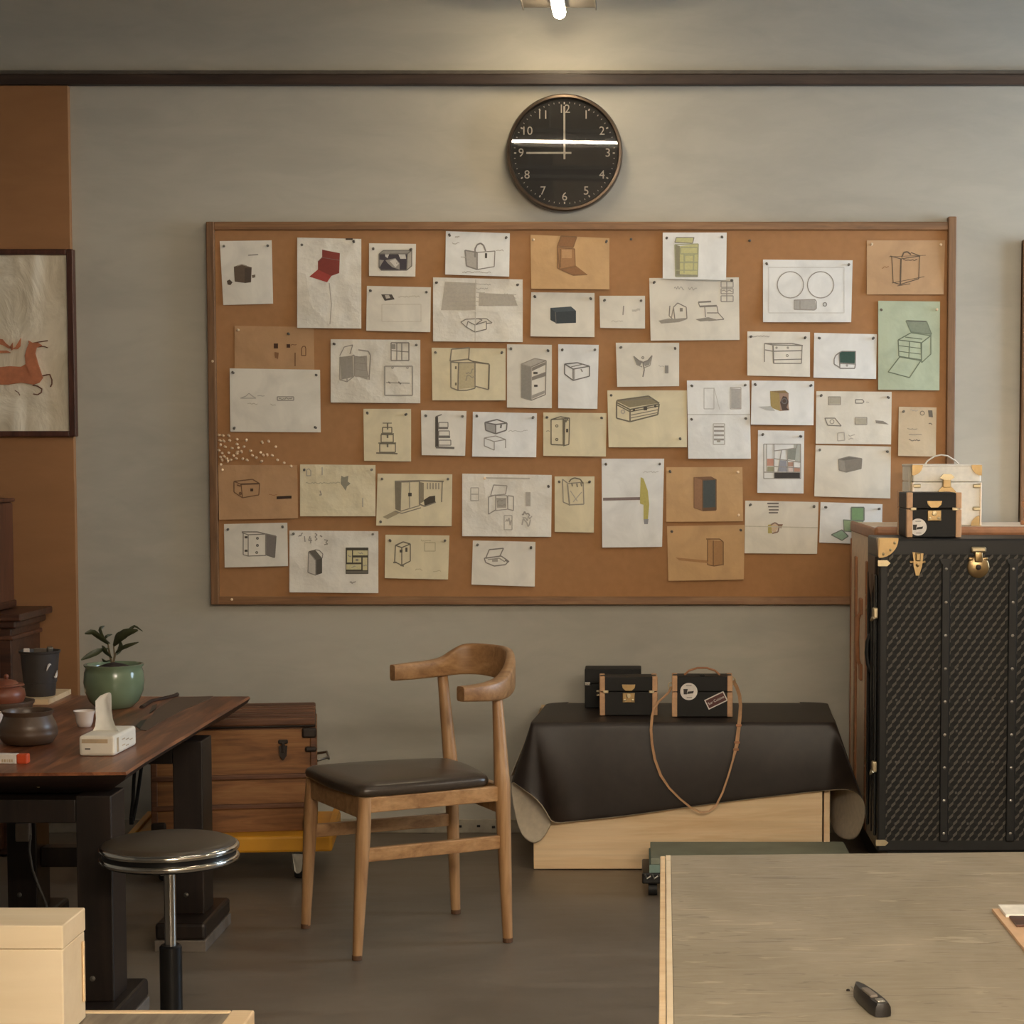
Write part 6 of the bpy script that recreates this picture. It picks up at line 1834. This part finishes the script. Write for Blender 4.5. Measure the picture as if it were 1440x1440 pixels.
b.tube([(PX0 - 0.006, ym, hzc + 0.08), (PX0 - 0.013, ym, hzc + 0.06), (PX0 - 0.015, ym, hzc), (PX0 - 0.013, ym, hzc - 0.06), (PX0 - 0.006, ym, hzc - 0.08)], [0.005, 0.0065, 0.007, 0.0065, 0.005], 10)
b.build('side_handle', M['brown_trim'], pt_, 60)
for s in (-1, 1):
    MB().box((PX0 - 0.004, ym, hzc + s * 0.10), (0.010, 0.045, 0.05), 0.004).build('handle_tab', M['brown_trim'], pt_)
b = MB()
for py in (844, 1057):
    z = PY(1226, py, Y2).z
    b.box((PX0 - 0.008, Y2 + 0.03, z), (0.016, 0.05, 0.034), 0.005)
    b.tube([(PX0 - 0.014, Y2 + 0.0, z - 0.015), (PX0 - 0.02, Y2 + 0.02, z - 0.03), (PX0 - 0.014, Y2 + 0.05, z - 0.02)], 0.005, 6)
b.build('side_clasp', M['brass'], pt_)

# white vanity case on the pale trunk
c0 = PY(1283, 737, 6.0)
c1 = PY(1379, 737, 6.0)
vw, vh = c1.x - c0.x, PY(1300, 654, 6.0).z - PZ1
vt = thing('white_case', ((c0.x + c1.x) / 2, 6.0, PZ1 + 0.0005), 'white vanity case with gold corners and lock standing on the pale trunk', 'case')
vd = 0.24
zl = vh * 0.72
MB().box((0, vd / 2, zl / 2), (vw, vd, zl - 0.001), 0.004).build('body', M['cream_white'], vt, local=True)
MB().box((0, vd / 2, (zl + vh) / 2), (vw, vd, vh - zl - 0.001), 0.004).build('lid', M['cream_white'], vt, local=True)
MB().box((0, vd / 2, vh - 0.002), (vw + 0.004, vd + 0.004, 0.008), 0.003).build('lid_edge', M['cream_white'], vt, local=True)
b = MB()
for s in (-1, 1):
    b.box((s * (vw / 2 - 0.001), -0.0005, zl / 2), (0.006, 0.008, zl * 0.98), 0.002)
b.build('edge_binding', M['cream'], vt, local=True)
MB().box((-vw / 2 - 0.001, 0.05, vh / 2), (0.004, 0.05, vh - 0.012), 0.001).build('side_band', M['brass_pale'], vt, local=True)
for s in (-1, 1):
    for z, sg in ((vh, -1), (0.0, 1)):
        b = MB()
        arc = [(s * (vw / 2 + 0.002 - 0.032 * math.cos(a)), z + sg * 0.032 * math.sin(a)) for a in [R(90) * k / 6 for k in range(7)]]
        b.prism([(s * (vw / 2 + 0.002), -0.003, z)] + [(p[0], -0.003, p[1]) for p in arc], (0, 0.006, 0))
        b.prism([(s * (vw / 2 + 0.002), 0, z), (s * (vw / 2 + 0.002), 0.03, z), (s * (vw / 2 + 0.002), 0.0, z + sg * 0.03)], (-s * 0.004, 0, 0))
        b.build('corner_cap', M['brass'], vt, local=True)
    for zz in (zl - 0.012, 0.052):
        MB().box((s * (vw / 2 - 0.012), -0.002, zz), (0.026, 0.006, 0.012), 0.003).build('edge_fitting', M['brass_pale'], vt, local=True)
lkx = PY(1331, 680, 6.0).x - (c0.x + c1.x) / 2
b = MB()
b.prism([(lkx - 0.028, -0.002, zl - 0.054), (lkx + 0.028, -0.002, zl - 0.054), (lkx + 0.027, -0.002, zl - 0.028), (lkx + 0.014, -0.002, zl - 0.014), (lkx - 0.014, -0.002, zl - 0.014), (lkx - 0.027, -0.002, zl - 0.028)], (0, -0.006, 0))
b.box((lkx, -0.006, zl), (0.026, 0.008, 0.034), 0.003)
lo = b.build('lock', M['brass'], vt, local=True)
MB().prism([(lkx - 0.022, -0.006, zl + 0.012), (lkx - 0.012, -0.006, zl + 0.024), (lkx + 0.012, -0.006, zl + 0.024), (lkx + 0.022, -0.006, zl + 0.014), (lkx + 0.01, -0.006, zl + 0.006), (lkx - 0.01, -0.006, zl + 0.006)], (0, -0.01, 0)).build('hasp', M['brass_pale'], lo, local=True)
b = MB()
b.tube([(-0.05, vd * 0.5, vh), (-0.042, vd * 0.5, vh + 0.012), (-0.02, vd * 0.5, vh + 0.026), (0.0, vd * 0.5, vh + 0.030), (0.02, vd * 0.5, vh + 0.027), (0.044, vd * 0.5, vh + 0.012), (0.056, vd * 0.5, vh)], 0.004, 8, flat=0.6)
b.build('top_handle', M['cream_white'], vt, 60, local=True)

# small black case in front, on the black trunk
c0, c1 = PY(1276, 750, 5.44), PY(1351, 750, 5.44)
bw = c1.x - c0.x
bh = PY(1300, 693.5, 5.44).z - TZ1
t = hard_case('sticker_case', ((c0.x + c1.x) / 2, 5.44, TZ1 + 0.001), bw, 0.20, bh, 'small black case with tan edges and one round sticker on the black trunk', True, True, 0, lidf=0.64)
s_ = 5.44 / FX
round_sticker(t, (1291 - 1313.5) * s_, (750 - 735) * s_, 12 * s_)

# dark object at the right border on the pale trunk
rb = PY(1437, 690, 6.1)
o = MB().lathe([(0.012, 0), (0.014, 0.004), (0.013, 0.012), (0.005, 0.016), (0.004, 0.05), (0.010, 0.056), (0.012, 0.07), (0.004, 0.078)], (rb.x + 0.01, rb.y, PZ1 + 0.0005), 20).build('turned_stand', M['brown_trim'], None, 50)
tag(o, 'small brown turned stand at the right border on the pale trunk', 'stand')

# ------------------------------------------------------------------ sage boards on a dark base behind the bench
s0, s1 = PZ(913, 1207, 0.112), PZ(1190, 1205, 0.112)
sgx0, sgx1 = s0.x, s1.x + 0.015
sgd = PZ(918, 1183.5, 0.112).y - s0.y
dl = thing('low_dolly', ((sgx0 + sgx1) / 2, s0.y + 0.12, 0), 'low black wheeled base under the sage boards behind the workbench', 'dolly')
MB().box(((sgx0 + sgx1) / 2 - 0.01, s0.y + 0.1, 0.055), (sgx1 - sgx0 + 0.02, 0.2, 0.03), 0.004).build('deck', M['black_metal'], dl)
for x in (sgx0 + 0.01, sgx1 - 0.06):
    for yy in (0.04, 0.16):
        MB().lathe([(0.006, -0.012), (0.019, -0.012), (0.0195, 0.012), (0.006, 0.012)], (x, s0.y + yy, 0.0198), 16, M=Matrix.Rotation(R(90), 3, 'Y')).build('wheel', M['rubber'], dl, 40)
b = MB()
for k in range(6):
    b.tube([(sgx0 - 0.012 + k * 0.02, s0.y - 0.004, 0.068), (sgx0 - 0.006 + k * 0.02, s0.y - 0.012, 0.058), (sgx0 + 0.004 + k * 0.02, s0.y - 0.008, 0.064)], 0.0025, 5)
b.build('wire_edge', M['steel'], dl)
for k, (za, zb3, mt) in enumerate(((0.0705, 0.094, 'teal_edge'), (0.0945, 0.112, 'sage'))):
    o = MB().box(((sgx0 + sgx1) / 2 + 0.002 * k, s0.y + sgd / 2, (za + zb3) / 2), (sgx1 - sgx0 - 0.004 * k, sgd, zb3 - za - 0.0005), 0.0015).build('foam_board', M[mt])
    tag(o, ('lower teal edged board in the stack behind the workbench', 'upper sage green board in the stack behind the workbench')[k], 'board', 'boards stacked behind the workbench')

# ------------------------------------------------------------------ workbench at the lower right
BZ = 0.60
w0 = PZ(928, 1203, BZ)
wx0, wy1_ = w0.x, w0.y
wb_ = thing('workbench', (wx0 + 0.7, 2.2, 0), 'workbench with worn grey green top and pale wooden edge at the lower right', 'workbench')
BW, BY0 = 1.5, 1.3
lw = 0.014
MB().box((wx0 + 0.017 + (BW - 0.017) / 2, (BY0 + wy1_) / 2, BZ - 0.012), (BW - 0.017, wy1_ - BY0, 0.024), 0.001).build('worktop', M['bench_top'], wb_)
MB().box((wx0 + 0.0045, (BY0 + wy1_) / 2, BZ - 0.014), (0.008, wy1_ - BY0, 0.026), 0.0012).build('outer_edging', M['pine'], wb_)
MB().box((wx0 + 0.0130, (BY0 + wy1_ - 0.045) / 2, BZ - 0.0125), (0.0075, wy1_ - BY0 - 0.045, 0.026), 0.0008).build('inner_edging', M['pale_wood'], wb_)
MB().box((wx0 + 0.0130, wy1_ - 0.022, BZ - 0.0125), (0.0075, 0.043, 0.026), 0.0008).build('edging_end', M['pale_wood'], wb_)
MB().box((wx0 + BW / 2, wy1_ - 0.12, BZ - 0.065), (BW - 0.2, 0.03, 0.08), 0.002).build('apron', M['pine'], wb_)
MB().box((wx0 + BW / 2, BY0 + 0.12, BZ - 0.065), (BW - 0.2, 0.03, 0.08), 0.002).build('apron', M['pine'], wb_)
for x in (wx0 + 0.12, wx0 + BW - 0.12):
    for y in (BY0 + 0.12, wy1_ - 0.12):
        MB().box((x, y, (BZ - 0.025) / 2), (0.06, 0.06, BZ - 0.026), 0.003).build('leg', M['pine'], wb_)
for ch_ in wb_.children:                                    # the top is a little out of square
    for v in ch_.data.vertices:
        X, Yv = v.co.x + wb_.location.x, v.co.y + wb_.location.y
        v.co.x += (Yv - wy1_) * 0.0119
        v.co.y += (X - wx0) * 0.05 * max(0.0, (Yv - BY0) / (wy1_ - BY0))
# knife
k0, k1 = PZ(1204, 1398, BZ), PZ(1243, 1431, BZ)
ang = math.atan2(k1.y - k0.y, k1.x - k0.x)
kl = (k1 - k0).length
kn = thing('utility_knife', (k0.x, k0.y, BZ), 'short black utility knife lying on the workbench', 'knife', None, ang)
pr_ = [(0.0, -0.002), (0.012, -0.007), (kl * 0.4, -0.0105), (kl * 0.85, -0.0115), (kl * 0.98, -0.009), (kl, -0.003), (kl, 0.004), (kl * 0.97, 0.009), (kl * 0.8, 0.0115), (kl * 0.4, 0.0105), (0.012, 0.007), (0.0, 0.002)]
b = MB()
b.loft([[Vector((x, y, 0.0005)) for x, y in pr_], [Vector((x, y * 1.04, 0.005)) for x, y in pr_], [Vector((x, y * 0.98, 0.011)) for x, y in pr_], [Vector((x * 0.97 + 0.002, y * 0.7, 0.0155)) for x, y in pr_]])
b.build('handle', M['black_plastic'], kn, 40, local=True)
MB().box((kl * 0.55, -0.002, 0.0165), (kl * 0.34, 0.009, 0.004), 0.0015).build('slider', M['adapter'], kn, local=True)
MB().box((kl * 0.86, 0.0, 0.0158), (kl * 0.12, 0.009, 0.002), 0.0006).build('silver_plate', M['blade'], kn, local=True)
MB().prism([(-0.012, -0.003, 0.006), (0.006, -0.005, 0.006), (0.006, 0.004, 0.006), (-0.004, 0.003, 0.006)], (0, 0, 0.001)).build('blade', M['blade'], kn, local=True)
sp_ = PZ(1192.5, 1393.5, BZ)
o = MB().lathe([(0.0022, 0.0002), (0.002, 0.0018), (0.0005, 0.0025)], sp_, 10).build('small_bead', M['trunk_dark'], None, 60)
tag(o, 'tiny dark speck lying beside the tip of the utility knife', 'bead')
# leather panel with card and ruler at the right border
v0, v1 = PZ(1395, 1282, BZ), PZ(1442, 1346, BZ)
pn = MB()
xa = v0.x
pts = [(xa, v0.y), (xa + 0.003, 2.25), (xa + 0.45, 2.25), (xa + 0.45, v0.y + 0.012)]
pn.prism([(p[0], p[1], BZ + 0.0003) for p in pts], (0, 0, 0.004))
o = pn.build('leather_panel', M['pink_leather'])
tag(o, 'pale tan leather panel lying on the workbench at the right border', 'leather panel')
yA, yB, yC = PZ(1402, 1281, BZ).y, PZ(1412, 1295, BZ).y, PZ(1418, 1308.5, BZ).y
o = MB().box((xa + 0.224, (yA + yB) / 2, BZ + 0.0068), (0.43, yA - yB, 0.0045), 0.0006).build('white_card', M['white_paper'])
tag(o, 'white strip of card lying on the tan leather panel', 'card')
o = MB().box((xa + 0.2355, (yB + yC) / 2 - 0.001, BZ + 0.0061), (0.445, yB - yC - 0.002, 0.0032), 0.0006).build('wooden_strip', M['antique'])
tag(o, 'dark brown strip lying beside the white card on the leather panel', 'strip')

# ------------------------------------------------------------------ low table and pale crate at the lower left
LZ = 0.60
e0 = PZ(358, 1420, LZ)
lt = thing('side_table', (e0.x - 0.5, e0.y - 0.3, 0), 'wood rimmed table with streaked grey top at the lower left border', 'table')
m, nt, bs = nodes('streaked grey top')
n1 = noise(nt, coord(nt, (30, 3, 1), (0, 0, 0.5)), 3, 4, 0.6, 0.4)
nt.links.new(ramp(nt, n1, [(0.3, lin((112, 100, 86))), (0.7, lin((158, 146, 128)))]), bs.inputs['Base Color'])
bs.inputs['Roughness'].default_value = 0.3
TWd = 1.0
MB().box((e0.x - TWd / 2, e0.y - 0.4, LZ - 0.012), (TWd - 0.04, 0.8 - 0.02, 0.022), 0.001).build('top_panel', m, lt)
MB().box((e0.x - 0.013, e0.y - 0.4, LZ - 0.0135), (0.026, 0.8, 0.027), 0.002).build('rim', M['pine'], lt)
MB().box((e0.x - TWd + 0.013, e0.y - 0.4, LZ - 0.0135), (0.026, 0.8, 0.027), 0.002).build('rim', M['pine'], lt)
MB().box((e0.x - TWd / 2, e0.y - 0.006, LZ - 0.0135), (TWd - 0.052, 0.012, 0.027), 0.002).build('rim', M['pine'], lt)
MB().box((e0.x - TWd / 2, e0.y - 0.794, LZ - 0.0135), (TWd - 0.052, 0.012, 0.027), 0.002).build('rim', M['pine'], lt)
for x in (e0.x - 0.06, e0.x - TWd + 0.06):
    for y in (e0.y - 0.09, e0.y - 0.72):
        MB().box((x, y, (LZ - 0.026) / 2), (0.05, 0.05, LZ - 0.027), 0.003).build('leg', M['pine'], lt)
r_ = PZ(122.5, 1431, LZ)
cyb = r_.y
cyf = cyb / 1.041
crx = r_.x
ctz = PY(119, 1276, cyb).z
crx0 = crx - 0.42
pcx = thing('pale_crate', ((crx + crx0) / 2, (cyb + cyf) / 2, LZ), 'pale unfinished wooden box with a fitted lid at the lower left', 'box')
lidz = PY(87, 1335, cyf).z
cw, cd_ = crx - crx0, cyb - cyf
MB().box(((crx + crx0) / 2, (cyb + cyf) / 2, (LZ + lidz) / 2), (cw - 0.002, cd_ - 0.002, lidz - LZ - 0.0008), 0.0015).build('body', M['pale_wood'], pcx)
MB().box(((crx + crx0) / 2, (cyb + cyf) / 2, (ctz + lidz) / 2), (cw, cd_, ctz - lidz), 0.0015).build('lid', M['pale_wood'], pcx)
MB().box((crx + 0.0007, cyb - 0.012, PY(118, 1362, cyb).z), (0.002, 0.005, 0.068), 0.0008).build('slot_strip', M['pine'], pcx)  # darker strip standing in for a shaded slot recess

# ------------------------------------------------------------------ cable clips and cable along the skirting
for k, (px, py) in enumerate(((647, 1162), (673, 1161.5), (694, 1163))):
    p = PY(px, py, YW - 0.016)
    o = MB().box(p, (0.011, 0.008, 0.008), 0.0015).build('cable_clip', M['black_plastic'])
    tag(o, ('left', 'middle', 'right')[k] + ' one of three tiny dark clips on the skirting seen under the chair', 'clip', 'cable clips on the skirting')
o = MB().tube([PY(x, y, yv) for x, y, yv in ((541, 1176, 6.38), (556, 1173.5, 6.395), (575, 1174, 6.395), (596, 1172.5, 6.395), (640, 1174.5, 6.39))], 0.0022, 6).build('floor_cable', M['cable'], None, 60)
tag(o, 'thin grey cable lying along the foot of the wall behind the chair', 'cable')
